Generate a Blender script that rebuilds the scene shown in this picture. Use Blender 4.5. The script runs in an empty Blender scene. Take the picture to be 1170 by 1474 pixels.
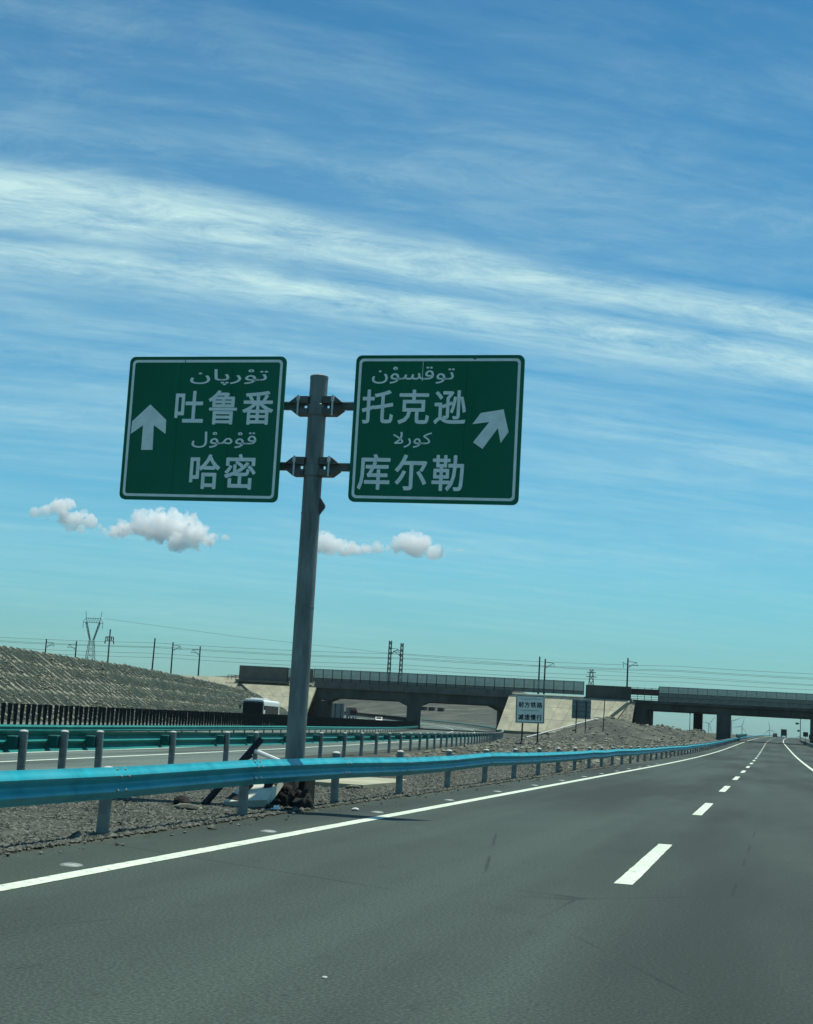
import bpy, bmesh, math, random
from mathutils import Vector, Matrix, noise as mnoise
R = math.radians
random.seed(7)
scene = bpy.context.scene
C = scene.collection

# ------------------------------------------------------------------ camera
cam_data = bpy.data.cameras.new('camera')
cam_data.sensor_fit = 'HORIZONTAL'
cam_data.sensor_width = 36.0
cam_data.lens = 36.0 * 2200 / 1170
cam_data.clip_start = 0.1
cam_data.clip_end = 80000
cam = bpy.data.objects.new('camera', cam_data)
C.objects.link(cam)
cam.matrix_world = Matrix(((0.97151, -0.02165, 0.23601, 0.0),
                           (0.23046, -0.14606, -0.96206, 0.0),
                           (0.05530, 0.98904, -0.13691, 1.40),
                           (0, 0, 0, 1)))
scene.camera = cam

# ------------------------------------------------------------------ sky, sun, exposure
SUN_EL, SUN_AZ = R(73), R(35)          # azimuth from +Y (the driving direction), positive to the right
world = bpy.data.worlds.new('World')
scene.world = world
world.use_nodes = True


class NT:
    """small helper for node trees"""
    def __init__(s, tree):
        s.t = tree; s.n = tree.nodes; s.l = tree.links

    def new(s, typ, **kw):
        nd = s.n.new(typ)
        for k, v in kw.items():
            setattr(nd, k, v)
        return nd

    def put(s, sock, v):
        if v is None:
            return
        if isinstance(v, bpy.types.NodeSocket):
            s.l.new(v, sock)
        elif isinstance(v, (tuple, list)) and sock.type == 'RGBA' and len(v) == 3:
            sock.default_value = (*v, 1)
        else:
            sock.default_value = v

    def math(s, op, a, b=None, c=None, clamp=False):
        nd = s.new('ShaderNodeMath', operation=op); nd.use_clamp = clamp
        for i, v in enumerate((a, b, c)):
            s.put(nd.inputs[i], v)
        return nd.outputs[0]

    def ramp(s, fac, stops, interp='LINEAR'):
        nd = s.new('ShaderNodeValToRGB')
        e = nd.color_ramp.elements
        nd.color_ramp.interpolation = interp
        while len(e) < len(stops):
            e.new(0.5)
        for el, (p, c) in zip(e, stops):
            el.position = p
            el.color = (c, c, c, 1) if not isinstance(c, (tuple, list)) else (*c, 1)
        s.put(nd.inputs[0], fac)
        return nd.outputs[0]

    def mix(s, fac, a, b, mode='MIX'):
        nd = s.new('ShaderNodeMix', data_type='RGBA', blend_type=mode)
        s.put(nd.inputs[0], fac); s.put(nd.inputs[6], a); s.put(nd.inputs[7], b)
        return nd.outputs[2]

    def noise(s, vec, scale, detail=4, rough=0.55, dist=0.0):
        nd = s.new('ShaderNodeTexNoise')
        s.put(nd.inputs['Vector'], vec)
        nd.inputs['Scale'].default_value = scale
        nd.inputs['Detail'].default_value = detail
        nd.inputs['Roughness'].default_value = rough
        nd.inputs['Distortion'].default_value = dist
        return nd.outputs[0]

    def mapping(s, vec, loc=(0, 0, 0), rot=(0, 0, 0), scale=(1, 1, 1)):
        nd = s.new('ShaderNodeMapping')
        s.put(nd.inputs[0], vec)
        nd.inputs[1].default_value = loc; nd.inputs[2].default_value = rot; nd.inputs[3].default_value = scale
        return nd.outputs[0]


def build_world():
    w = NT(world.node_tree)
    w.n.clear()
    out = w.new('ShaderNodeOutputWorld')
    bg = w.new('ShaderNodeBackground')
    w.l.new(bg.outputs[0], out.inputs[0])
    sky = w.new('ShaderNodeTexSky', sky_type='NISHITA')
    sky.sun_disc = False
    sky.sun_elevation = SUN_EL
    sky.sun_rotation = SUN_AZ
    sky.altitude = 200
    sky.air_density = 1.3
    sky.dust_density = 0.6
    sky.ozone_density = 4.0
    tc = w.new('ShaderNodeTexCoord')
    sep = w.new('ShaderNodeSeparateXYZ')
    w.l.new(tc.outputs['Generated'], sep.inputs[0])
    air = w.ramp(sep.outputs[2], [(0.0, SKY_LOW), (0.10, SKY_LOW2), (0.25, SKY_MID), (0.5, SKY_TINT), (1.0, SKY_TINT)])
    tint = w.mix(1.0, sky.outputs[0], air, 'MULTIPLY')
    dz = w.math('ADD', w.math('MAXIMUM', sep.outputs[2], 0.0), 0.12)
    px = w.math('DIVIDE', sep.outputs[0], dz)
    py = w.math('DIVIDE', sep.outputs[1], dz)
    comb = w.new('ShaderNodeCombineXYZ')
    w.l.new(px, comb.inputs[0]); w.l.new(py, comb.inputs[1])
    P = comb.outputs[0]                                      # the cirrus layer seen as a flat sheet overhead
    Q = w.mapping(P, rot=(0, 0, R(-27)))                     # x along the streaks, y across
    warp = w.noise(w.mapping(Q, scale=(0.5, 0.9, 1)), 1.0, 3, 0.5)
    sq = w.new('ShaderNodeSeparateXYZ'); w.l.new(Q, sq.inputs[0])
    across = w.math('ADD', sq.outputs[1], w.math('MULTIPLY', w.math('SUBTRACT', warp, 0.5), 0.40))
    # one bright double band with a sharp upper edge, and thin streaks below it
    def streak(scale, size, lo, hi, detail=6, rough=0.6, dist=0.25, rot=0.0, src=None):
        n = w.noise(w.mapping(Q if src is None else src, rot=(0, 0, rot), scale=scale), size, detail, rough, dist)
        return w.ramp(n, [(lo, 0.0), (hi, 1.0)])
    b0 = w.ramp(w.math('DIVIDE', across, 8.0), [(0.0, 0.0), (0.262, 0.0), (0.273, 0.85), (0.282, 0.75), (0.289, 0.25), (0.297, 0.90), (0.304, 0.7), (0.314, 0.16),
                                                (0.345, 0.10), (0.36, 0.34), (0.375, 0.12), (0.43, 0.22), (0.47, 0.10), (0.56, 0.2), (0.7, 0.1), (1.0, 0.1)])
    fine = streak((1.7, 7.0, 1), 1.5, 0.30, 0.68, 9, 0.68, 0.6)
    feather = streak((3.2, 7.0, 1), 2.2, 0.38, 0.68, 10, 0.74, 0.8, R(35))
    thread = streak((0.7, 8.0, 1), 1.0, 0.44, 0.72, 8, 0.64, 0.3)
    band = w.math('MULTIPLY', b0, w.math('ADD', w.math('MULTIPLY', fine, 0.55), w.math('ADD', w.math('MULTIPLY', feather, 0.50), 0.06)))
    low = w.ramp(w.math('DIVIDE', across, 8.0), [(0.0, 0.25), (0.22, 0.15), (0.27, 0.6), (0.35, 0.9), (1.0, 0.7)])
    band = w.math('ADD', band, w.math('MULTIPLY', w.math('MULTIPLY', thread, low), 0.26))
    veil = streak((0.7, 1.6, 1), 0.9, 0.42, 0.80, 9, 0.66, 0.3)
    patchy = streak((2.0, 3.6, 1), 2.0, 0.44, 0.80, 11, 0.72, 0.7, R(14))
    up = w.math('MULTIPLY', veil, w.math('ADD', 0.22, w.math('MULTIPLY', patchy, 0.62)))
    cov = w.math('ADD', band, up, clamp=True)
    # thin out towards the horizon
    cov = w.math('MULTIPLY', cov, w.ramp(sep.outputs[2], [(0.0, 0.10), (0.05, 0.3), (0.2, 0.9), (0.26, 1.0)]))
    cov = w.math('MINIMUM', cov, 0.9)
    col = w.mix(cov, tint, CIRRUS)
    w.put(bg.inputs[0], col)
    bg.inputs[1].default_value = 0.1


SKY_TINT = (0.26, 0.70, 0.84)
SKY_MID = (0.32, 0.86, 1.0)
SKY_LOW2 = (0.39, 0.94, 1.12)
SKY_LOW = (0.40, 0.84, 1.04)
CIRRUS = (6.2, 8.8, 8.6)
build_world()

sun_data = bpy.data.lights.new('sun', 'SUN')
sun_data.energy = 5.0
sun_data.angle = R(0.55)
sun_data.color = (1.0, 1.0, 0.87)
sun = bpy.data.objects.new('sun', sun_data)
C.objects.link(sun)
S = Vector((math.sin(SUN_AZ) * math.cos(SUN_EL), math.cos(SUN_AZ) * math.cos(SUN_EL), math.sin(SUN_EL)))
sun.rotation_euler = S.to_track_quat('Z', 'Y').to_euler()

scene.view_settings.view_transform = 'Standard'
scene.view_settings.look = 'None'
scene.view_settings.exposure = 0.0
scene.view_settings.gamma = 1.0
scene.view_settings.use_curve_mapping = False
scene.cycles.volume_bounces = 32
scene.cycles.max_bounces = 32
scene.cycles.transparent_max_bounces = 24

# ------------------------------------------------------------------ materials
MATS = {}


def mat(name, c1, c2=None, scale=3.0, rough=0.8, metal=0.0, bump=0.0, bscale=None, coords='Object', detail=5,
        spec=0.3, lo=0.35, hi=0.65, stretch=(1, 1, 1), c3=None, s3=0.3, translucent=0.0, transp=0.0):
    m = bpy.data.materials.new(name); m.use_nodes = True
    t = NT(m.node_tree)
    bs = t.n['Principled BSDF']
    bs.inputs['Roughness'].default_value = rough
    bs.inputs['Metallic'].default_value = metal
    bs.inputs['Specular IOR Level'].default_value = spec
    tc = t.new('ShaderNodeTexCoord')
    vec = tc.outputs[coords]
    if coords == 'World':
        vec = None
    v = t.mapping(vec, scale=stretch)
    col = None
    if c2 is not None:
        n = t.noise(v, scale, detail)
        f = t.ramp(n, [(lo, 0.0), (hi, 1.0)])
        col = t.mix(f, c1, c2)
        if c3 is not None:
            n3 = t.noise(v, s3, 4)
            col = t.mix(t.ramp(n3, [(0.45, 0.0), (0.7, 1.0)]), col, c3)
        t.put(bs.inputs['Base Color'], col)
    else:
        bs.inputs['Base Color'].default_value = (*c1, 1)
    if bump:
        bn = t.noise(v, bscale or scale * 4, 6)
        b = t.new('ShaderNodeBump')
        b.inputs['Strength'].default_value = bump
        b.inputs['Distance'].default_value = 0.05
        t.put(b.inputs['Height'], bn)
        t.l.new(b.outputs[0], bs.inputs['Normal'])
    if translucent or transp:
        sh = bs.outputs[0]
        if translucent:
            tr = t.new('ShaderNodeBsdfTranslucent')
            t.put(tr.inputs[0], col if col is not None else (*c1, 1))
            mx = t.new('ShaderNodeMixShader'); mx.inputs[0].default_value = translucent
            t.l.new(sh, mx.inputs[1]); t.l.new(tr.outputs[0], mx.inputs[2]); sh = mx.outputs[0]
        if transp:
            tp = t.new('ShaderNodeBsdfTransparent')
            mx = t.new('ShaderNodeMixShader'); mx.inputs[0].default_value = transp
            t.l.new(sh, mx.inputs[1]); t.l.new(tp.outputs[0], mx.inputs[2]); sh = mx.outputs[0]
        t.l.new(sh, t.n['Material Output'].inputs[0])
    MATS[name] = m
    return m


def asphalt(name, base, light, dark):
    m = bpy.data.materials.new(name); m.use_nodes = True
    t = NT(m.node_tree); bs = t.n['Principled BSDF']
    tc = t.new('ShaderNodeTexCoord'); v = tc.outputs['Object']
    grain = t.noise(v, 42.0, 4, 0.75)
    med = t.noise(t.mapping(v, scale=(1.0, 0.35, 1)), 0.9, 6, 0.65)
    big = t.noise(t.mapping(v, scale=(0.5, 0.06, 1)), 0.6, 4, 0.5)
    lanes = t.noise(t.mapping(v, scale=(1.0, 0.004, 1)), 0.85, 2, 0.5)          # wheel tracks run along the road
    col = t.mix(t.ramp(med, [(0.3, 0.0), (0.7, 1.0)]), dark, light)
    col = t.mix(0.35, col, base)
    col = t.mix(t.ramp(lanes, [(0.38, 0.0), (0.62, 0.75)]), col, [x * 1.35 for x in base])
    col = t.mix(t.ramp(big, [(0.40, 0.85), (0.55, 0.0)]), col, [x * 0.55 for x in base])
    blot = t.noise(t.mapping(v, scale=(1.0, 0.5, 1)), 4.5, 7, 0.72)
    col = t.mix(t.ramp(blot, [(0.30, 0.55), (0.42, 0.0)]), col, [x * 0.55 for x in base])
    dots = t.noise(v, 14.0, 2, 0.5)
    col = t.mix(t.ramp(dots, [(0.22, 0.75), (0.30, 0.0)]), col, [x * 0.35 for x in base])
    speck = t.ramp(grain, [(0.28, 0.35), (0.5, 1.0), (0.70, 2.0)])
    col = t.mix(1.0, col, speck, 'MULTIPLY')
    # a few sealed cracks and dark spots
    vo = t.new('ShaderNodeTexVoronoi', feature='DISTANCE_TO_EDGE')
    t.put(vo.inputs['Vector'], t.mapping(v, scale=(0.22, 0.13, 1)))
    vo.inputs['Scale'].default_value = 0.9
    wv = t.noise(v, 0.5, 4)
    crack = t.math('MULTIPLY', t.ramp(vo.outputs['Distance'], [(0.0, 1.0), (0.0035, 0.0)]), t.ramp(wv, [(0.46, 0.0), (0.56, 0.8)]))
    col = t.mix(crack, col, [x * 0.30 for x in base])
    t.put(bs.inputs['Base Color'], col)
    bs.inputs['Roughness'].default_value = 0.82
    bs.inputs['Specular IOR Level'].default_value = 0.25
    b = t.new('ShaderNodeBump'); b.inputs['Strength'].default_value = 0.35; b.inputs['Distance'].default_value = 0.01
    t.put(b.inputs['Height'], grain); t.l.new(b.outputs[0], bs.inputs['Normal'])
    MATS[name] = m


def road_paint(name, c):
    m = bpy.data.materials.new(name); m.use_nodes = True
    t = NT(m.node_tree); bs = t.n['Principled BSDF']
    tc = t.new('ShaderNodeTexCoord'); v = tc.outputs['Object']
    a = t.noise(v, 9.0, 6, 0.7); g = t.noise(v, 60.0, 2, 0.6)
    f = t.math('ADD', t.math('MULTIPLY', a, 0.7), t.math('MULTIPLY', g, 0.3))
    col = t.mix(t.ramp(f, [(0.36, 1.0), (0.48, 0.0)]), c, [x * 0.22 for x in c])
    dirt = t.noise(t.mapping(v, scale=(1, .25, 1)), 1.3, 6, 0.65)
    col = t.mix(t.ramp(dirt, [(0.4, 0.0), (0.75, 0.5)]), col, [x * 0.55 for x in c])
    t.put(bs.inputs['Base Color'], col)
    bs.inputs['Roughness'].default_value = 0.7
    MATS[name] = m


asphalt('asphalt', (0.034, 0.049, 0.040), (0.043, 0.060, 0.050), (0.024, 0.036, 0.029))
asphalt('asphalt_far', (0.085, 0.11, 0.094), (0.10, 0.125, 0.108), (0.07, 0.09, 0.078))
road_paint('road_paint', (0.60, 0.68, 0.55))
mat('desert', (0.068, 0.076, 0.058), (0.022, 0.026, 0.020), 1.5, 0.95, bump=0.9, bscale=9.0, c3=(0.10, 0.105, 0.082), s3=0.08, detail=9)
mat('gravel', (0.17, 0.18, 0.148), (0.028, 0.032, 0.026), 22.0, 0.9, detail=2, lo=0.38, hi=0.62)
mat('rubble', (0.24, 0.245, 0.19), (0.04, 0.045, 0.036), 1.7, 0.95, bump=0.5, detail=4)
mat('slope_soil', (0.27, 0.27, 0.205), (0.085, 0.088, 0.068), 2.2, 0.95, bump=1.0, bscale=4.0, detail=10)
mat('slope_rib', (0.52, 0.51, 0.39), (0.27, 0.27, 0.21), 0.9, 0.9, bump=0.8, bscale=6, detail=9)
mat('cream_concrete', (0.41, 0.395, 0.28), (0.24, 0.235, 0.17), 0.5, 0.9, bump=0.3, bscale=3.0, c3=(0.34, 0.335, 0.25), s3=0.25, detail=8)
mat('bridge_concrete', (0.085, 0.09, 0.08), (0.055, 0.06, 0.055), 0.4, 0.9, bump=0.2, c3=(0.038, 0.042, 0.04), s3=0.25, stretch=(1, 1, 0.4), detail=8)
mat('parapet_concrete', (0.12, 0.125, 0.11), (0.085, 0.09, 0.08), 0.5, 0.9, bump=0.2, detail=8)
mat('rail_blue', (0.018, 0.36, 0.44), (0.013, 0.25, 0.31), 3.0, 0.42, 0.0, spec=0.3, c3=(0.05, 0.36, 0.43), s3=1.3, bump=0.10, bscale=6, detail=9)
mat('rail_green', (0.016, 0.22, 0.185), (0.012, 0.17, 0.145), 1.5, 0.45, 0.0, spec=0.25, c3=(0.03, 0.24, 0.205), s3=0.6)
mat('rail_grey', (0.20, 0.25, 0.24), (0.15, 0.19, 0.185), 1.2, 0.6, 0.1)
mat('post_steel', (0.23, 0.255, 0.235), (0.13, 0.15, 0.14), 7.0, 0.6, 0.15, spec=0.4, bump=0.15, c3=(0.27, 0.31, 0.29), s3=2.5)
mat('post_cap', (0.55, 0.57, 0.52), (0.42, 0.44, 0.41), 9.0, 0.6)
mat('block_green', (0.015, 0.13, 0.115), (0.012, 0.10, 0.09), 3.0, 0.6)
mat('galvanised', (0.24, 0.262, 0.245), (0.105, 0.122, 0.118), 5.0, 0.55, 0.25, spec=0.4, bump=0.2, bscale=20, c3=(0.15, 0.168, 0.16), s3=1.3, stretch=(1, 1, 0.22), detail=8)
mat('bracket_steel', (0.13, 0.135, 0.125), (0.08, 0.075, 0.065), 5.0, 0.6, 0.2)
mat('bright_steel', (0.62, 0.65, 0.62), (0.45, 0.48, 0.46), 8.0, 0.5, 0.2)
mat('sign_green', (0.001, 0.145, 0.072), (0.001, 0.112, 0.056), 2.2, 0.5, spec=0.2, c3=(0.008, 0.15, 0.088), s3=1.1, detail=9, stretch=(1, 1, 0.3))
mat('seam_green', (0.001, 0.05, 0.028), None, rough=0.7)
mat('sign_white', (0.86, 0.90, 0.86), (0.74, 0.79, 0.76), 6.0, 0.6, detail=8)
mat('plate_white', (0.82, 0.85, 0.76), (0.70, 0.74, 0.66), 2.0, 0.6, detail=7)
mat('black_paint', (0.012, 0.014, 0.014), (0.02, 0.022, 0.022), 3.0, 0.6)
mat('slat_dark', (0.010, 0.013, 0.012), (0.018, 0.022, 0.020), 2.0, 0.7)
mat('dark_steel', (0.035, 0.04, 0.04), (0.022, 0.026, 0.026), 2.0, 0.6, 0.2)
mat('pole_grey', (0.10, 0.11, 0.105), (0.07, 0.078, 0.075), 2.0, 0.7)
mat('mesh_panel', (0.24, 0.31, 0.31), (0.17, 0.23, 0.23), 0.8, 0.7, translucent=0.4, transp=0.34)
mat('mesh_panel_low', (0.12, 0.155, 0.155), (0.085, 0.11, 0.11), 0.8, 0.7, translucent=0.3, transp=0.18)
mat('rust_red', (0.07, 0.03, 0.025), (0.045, 0.025, 0.022), 1.5, 0.8)
mat('glass_dark', (0.008, 0.010, 0.012), (0.012, 0.014, 0.016), 1.0, 0.3, spec=0.12)
mat('white_paint', (0.78, 0.80, 0.77), (0.70, 0.72, 0.70), 1.0, 0.4, spec=0.5)
mat('bus_front', (0.02, 0.024, 0.026), (0.03, 0.034, 0.036), 1.0, 0.35, spec=0.5)
mat('tyre', (0.012, 0.012, 0.012), (0.02, 0.02, 0.02), 12.0, 0.9)
mat('truck_red', (0.06, 0.022, 0.02), (0.04, 0.018, 0.016), 1.0, 0.6)
mat('rubber_debris', (0.010, 0.011, 0.010), (0.028, 0.028, 0.025), 9.0, 0.85, bump=0.6)
mat('cream_panel', (0.66, 0.66, 0.55), (0.55, 0.55, 0.45), 6.0, 0.7)
mat('wire', (0.05, 0.06, 0.06), None, rough=0.6)
mat('turbine', (0.55, 0.58, 0.58), (0.5, 0.53, 0.53), 0.1, 0.5)
mat('lamp_glass', (0.7, 0.7, 0.65), (0.6, 0.6, 0.55), 2.0, 0.2)


# ------------------------------------------------------------------ mesh helpers
class MB:
    def __init__(s):
        s.v = []; s.f = []

    def add(s, verts, faces, M=None):
        o = len(s.v)
        for p in verts:
            p = Vector(p)
            s.v.append(tuple(M @ p) if M is not None else tuple(p))
        s.f += [tuple(i + o for i in f) for f in faces]
        return s

    def box(s, c, d, M=None, bev=0.0):
        x, y, z = (k / 2 for k in d)
        T = Matrix.Translation(c)
        if M is not None:
            T = M @ T
        if bev > 0:
            bm = bmesh.new(); bmesh.ops.create_cube(bm, size=1)
            for vv in bm.verts:
                vv.co = Vector((vv.co.x * d[0], vv.co.y * d[1], vv.co.z * d[2]))
            bmesh.ops.bevel(bm, geom=bm.edges[:], offset=bev, segments=2, affect='EDGES', profile=0.5)
            bm.verts.ensure_lookup_table()
            s.add([vv.co for vv in bm.verts], [tuple(q.index for q in f.verts) for f in bm.faces], T)
            bm.free()
            return s
        vs = [(-x, -y, -z), (x, -y, -z), (x, y, -z), (-x, y, -z), (-x, -y, z), (x, -y, z), (x, y, z), (-x, y, z)]
        return s.add(vs, [(0, 3, 2, 1), (4, 5, 6, 7), (0, 1, 5, 4), (1, 2, 6, 5), (2, 3, 7, 6), (3, 0, 4, 7)], T)

    def tube(s, a, b, r0, r1=None, n=10, caps=True):
        r1 = r0 if r1 is None else r1
        a = Vector(a); b = Vector(b); ax = (b - a)
        q = ax.to_track_quat('Z', 'Y')
        vs = []
        for p, r in ((a, r0), (b, r1)):
            for k in range(n):
                t = 2 * math.pi * k / n
                vs.append(p + q @ Vector((r * math.cos(t), r * math.sin(t), 0)))
        fs = [(k, (k + 1) % n, n + (k + 1) % n, n + k) for k in range(n)]
        if caps:
            fs += [tuple(range(n - 1, -1, -1)), tuple(range(n, 2 * n))]
        return s.add(vs, fs)

    def path(s, pts, r, n=6):
        for a, b in zip(pts, pts[1:]):
            s.tube(a, b, r, n=n)
        return s

    def prism(s, poly, y0, y1, M=None, shear=0.0):
        """polygon in the x-z plane (counter-clockwise seen from -y), extruded along y"""
        n = len(poly)
        vs = [(x, y0, z) for x, z in poly] + [(x + shear * (y1 - y0), y1, z) for x, z in poly]
        fs = [tuple(range(n)), tuple(range(2 * n - 1, n - 1, -1))]
        fs += [(i, n + i, n + (i + 1) % n, (i + 1) % n) for i in range(n)]
        return s.add(vs, fs, M)

    def lathe(s, prof, c=(0, 0, 0), n=14):
        vs = []; m = len(prof)
        for k in range(n):
            t = 2 * math.pi * k / n
            for r, z in prof:
                vs.append((c[0] + r * math.cos(t), c[1] + r * math.sin(t), c[2] + z))
        fs = []
        for k in range(n):
            k2 = (k + 1) % n
            for j in range(m - 1):
                fs.append((k * m + j, k2 * m + j, k2 * m + j + 1, k * m + j + 1))
        return s.add(vs, fs)

    def mesh(s, name, material, smooth=False):
        me = bpy.data.meshes.new(name)
        me.from_pydata(s.v, [], s.f)
        me.validate()
        bm = bmesh.new(); bm.from_mesh(me)
        bmesh.ops.recalc_face_normals(bm, faces=bm.faces[:])
        bm.to_mesh(me); bm.free()
        if smooth:
            me.shade_smooth()
            try:
                me.set_sharp_from_angle(angle=R(38))
            except Exception:
                pass
        if material:
            me.materials.append(MATS[material])
        return me

    def build(s, name, material, parent=None, smooth=False, M=None, kind=None):
        return link(name, s.mesh(name, material, smooth), parent, M, kind)


def link(name, me, parent=None, M=None, kind=None):
    o = bpy.data.objects.new(name, me)
    C.objects.link(o)
    if parent is not None:
        o.parent = parent
    if M is not None:
        o.matrix_local = M
    if kind:
        o['kind'] = kind
    return o


def tag(o, label, cat, group=None):
    o['label'] = label; o['category'] = cat
    if group:
        o['group'] = group
    return o


def thing(name, label, cat, loc=(0, 0, 0), rz=0.0, group=None):
    o = bpy.data.objects.new(name, None)
    C.objects.link(o)
    o.location = loc; o.rotation_euler = (0, 0, rz)
    o.empty_display_size = 0.3
    return tag(o, label, cat, group)


def copy_tree(o, parent=None):
    c = o.copy(); C.objects.link(c)
    if parent is not None:
        c.parent = parent
    for ch in list(o.children):
        copy_tree(ch, c)
    return c


def sheet(name, rows, material, parent=None, kind=None):
    """rows: list of equally long lists of points"""
    m = len(rows[0]); vs = [p for r in rows for p in r]
    fs = [(i * m + j, i * m + j + 1, (i + 1) * m + j + 1, (i + 1) * m + j) for i in range(len(rows) - 1) for j in range(m - 1)]
    me = bpy.data.meshes.new(name); me.from_pydata(vs, [], fs)
    if material:
        me.materials.append(MATS[material])
    # face up
    if me.polygons and me.polygons[0].normal.z < 0:
        me.flip_normals()
    return link(name, me, parent, None, kind)


def interp(t, tab):
    if t <= tab[0][0]:
        return tab[0][1]
    for (a, va), (b, vb) in zip(tab, tab[1:]):
        if t <= b:
            k = (t - a) / (b - a)
            return va + (vb - va) * k
    return tab[-1][1]


def sstep(a, b, t):
    k = max(0.0, min(1.0, (t - a) / (b - a)))
    return k * k * (3 - 2 * k)


# ------------------------------------------------------------------ lie of the land (all in metres)
def hm(Y):                                   # height of the main carriageway: flat, then a gentle climb, then level
    if Y < 70: return 0.0
    if Y < 200: return 0.5 * 0.008 * (Y - 70) ** 2 / 130
    if Y < 700: return 0.52 + 0.008 * (Y - 200)
    if Y < 900: return 4.52 + 0.008 * (Y - 700) - 0.5 * 0.008 * (Y - 700) ** 2 / 200
    return 5.32


def co(Y):                                   # the main road bends slightly right far ahead
    if Y < 300: return 0.0
    if Y < 900: return 2.6e-5 * (Y - 300) ** 2
    return 9.36 + 0.0312 * (Y - 900)


def R2(Y):                                   # line of the second guardrail, along the road that swings off left
    y = max(Y, 0.0)
    x = -(9.85 + 0.095 * y + 0.00015 * y * y)
    if y > 330:
        x -= 0.00052 * (min(y, 1000) - 330) ** 2 + (0.697 * (y - 1000) if y > 1000 else 0)
    return x


def hl(Y): return interp(Y, [(0, -.45), (70, -.45), (134, -.2), (250, -0.05), (330, .3), (400, 1.1), (500, 2.1), (600, 3.3), (800, 6), (1000, 7), (3000, 8)])
def hr2(Y): return interp(Y, [(0, 0), (200, 0.0), (330, .45), (400, 1.1), (500, 2.1), (600, 3.3), (800, 6), (1000, 7), (3000, 8)])


def xe(Y): return -6.95 + co(Y)              # left edge of the main asphalt


def fbm(x, y, s, oct=4):
    v = 0; a = 1; t = 0
    for k in range(oct):
        v += a * mnoise.noise((x * s, y * s, 3.7 + k)); t += a
        s *= 2.1; a *= 0.5
    return v / t


def ridge(X, Y):
    if Y < 400: return 0.0
    d = R2(Y) - X
    h = 19 * math.exp(-((Y - 900) / 170) ** 2) * sstep(-95, -135, X * 850 / max(Y, 1)) * sstep(30, 80, abs(d - 20))
    h += 30 * math.exp(-((Y - 1700) / 330) ** 2) * sstep(-150, -230, X * 850 / max(Y, 1))
    return h * (1 + 0.22 * fbm(X, Y, 0.012))


def mound(X, Y):
    h = 3.3 * math.exp(-(((X + 25.5) / 6.5) ** 2 + ((Y - 243) / 22) ** 2))
    h += 2.6 * math.exp(-(((X + 20.5) / 5.0) ** 2 + ((Y - 285) / 30) ** 2))
    h += 1.2 * math.exp(-(((X + 22) / 5.5) ** 2 + ((Y - 196) / 16) ** 2))
    h += 2.2 * math.exp(-(((X + 14.0) / 4.0) ** 2 + ((Y - 322) / 26) ** 2)) * sstep(-11.5, -14, X)
    return h * sstep(-8.2, -12.5, X - co(Y)) * (1 + 0.25 * fbm(X, Y, 0.35))


def ground(X, Y):
    e = xe(Y); r = R2(Y)
    if X > e:
        return hm(Y) - sstep(8, 16, X) * 0.7
    if X > r:
        t = (e - X) / max(e - r, .1)
        z = hm(Y) * (1 - t) + hr2(Y) * t
        z += mound(X, Y) + ridge(X, Y)
        z += 0.35 * fbm(X, Y, 0.55) * sstep(150, 190, Y) * sstep(0.1, 0.3, t) * (1 - sstep(350, 400, Y))
        amp = sstep(0.04, 0.2, t) * (1 - sstep(0.9, 1.0, t))
        z += amp * (0.05 * fbm(X, Y, 0.6) + 0.10 * sstep(70, 100, Y) * abs(math.sin(Y * 0.75 + 1.3 * fbm(X, Y, .12) * 6)))
        return z
    d = r - X
    return hr2(Y) + (hl(Y) - hr2(Y)) * sstep(0, 16, d) + ridge(X, Y)


def frange(a, b, st):
    out = []
    while a < b - 1e-6:
        out.append(a); a += st
    return out


ys = frange(-25, 0, 2.5) + frange(0, 60, 0.5) + frange(60, 130, 1.0) + frange(130, 370, 2.5) + frange(370, 1000, 12) + frange(1000, 2600, 60) + \
    frange(2600, 9200, 600)
rows = []
tcol = [0, .012, .025, .05, .08, .12, .17, .22, .28, .34, .4, .46, .52, .58, .64, .7, .76, .82, .88, .94, .98, 1.0]
dl = [0.8, 1.5, 1.7, 4, 8, 12, 16, 17.0, 17.2, 18.5, 19.9, 20.1, 24, 29, 34, 37.9, 38.1, 40, 46, 52, 60, 75, 95, 120, 150, 190, 250, 330, 450, 650, 1000, 1800, 4000]
for Y in ys:
    e = xe(Y); r = R2(Y); row = []
    for X in (3500, 1500, 600, 250, 120, 70, 40, 25, 18, 14, 11, 8.5, 7.2, 6.6):
        row.append((X + co(Y), Y, ground(X, Y)))
    for X in (5.9, 2, -2, -6.6):
        row.append((X + co(Y), Y, hm(Y) - 0.08))
    for t in tcol:
        X = e + (r - e) * t
        z = ground(X, Y)
        if Y < 70:
            z += 0.018 * fbm(X, Y, 2.5) * sstep(0, 0.02, t) + 0.012
        row.append((X, Y, z - (0.01 if t == 0 else 0)))
    for d in dl:
        X = r - d
        z = ground(X, Y)
        if 1.6 < d < 17.1 or 20 < d < 38:
            z -= 0.08
        row.append((X, Y, z))
    rows.append(row)
sheet('ground', rows, 'desert', kind='structure')

# ------------------------------------------------------------------ roads
ry = frange(-20, 60, 0.4) + frange(60, 160, 2) + frange(160, 400, 5) + frange(400, 1400, 20)
rows = []
for Y in ry:
    jag = 0.05 * fbm(5.0, Y, 1.3, 3) + 0.03 * fbm(9.0, Y, 5.0, 2) if Y < 160 else 0
    rows.append([(X + co(Y) + (jag if i == 0 else 0), Y, hm(Y) + (0.0 if i else -0.012)) for i, X in enumerate((-6.95, -6.4, -4, -1.4, 1.5, 4, 5.9))])
main_road = sheet('main_road', rows, 'asphalt', kind='structure')


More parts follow.
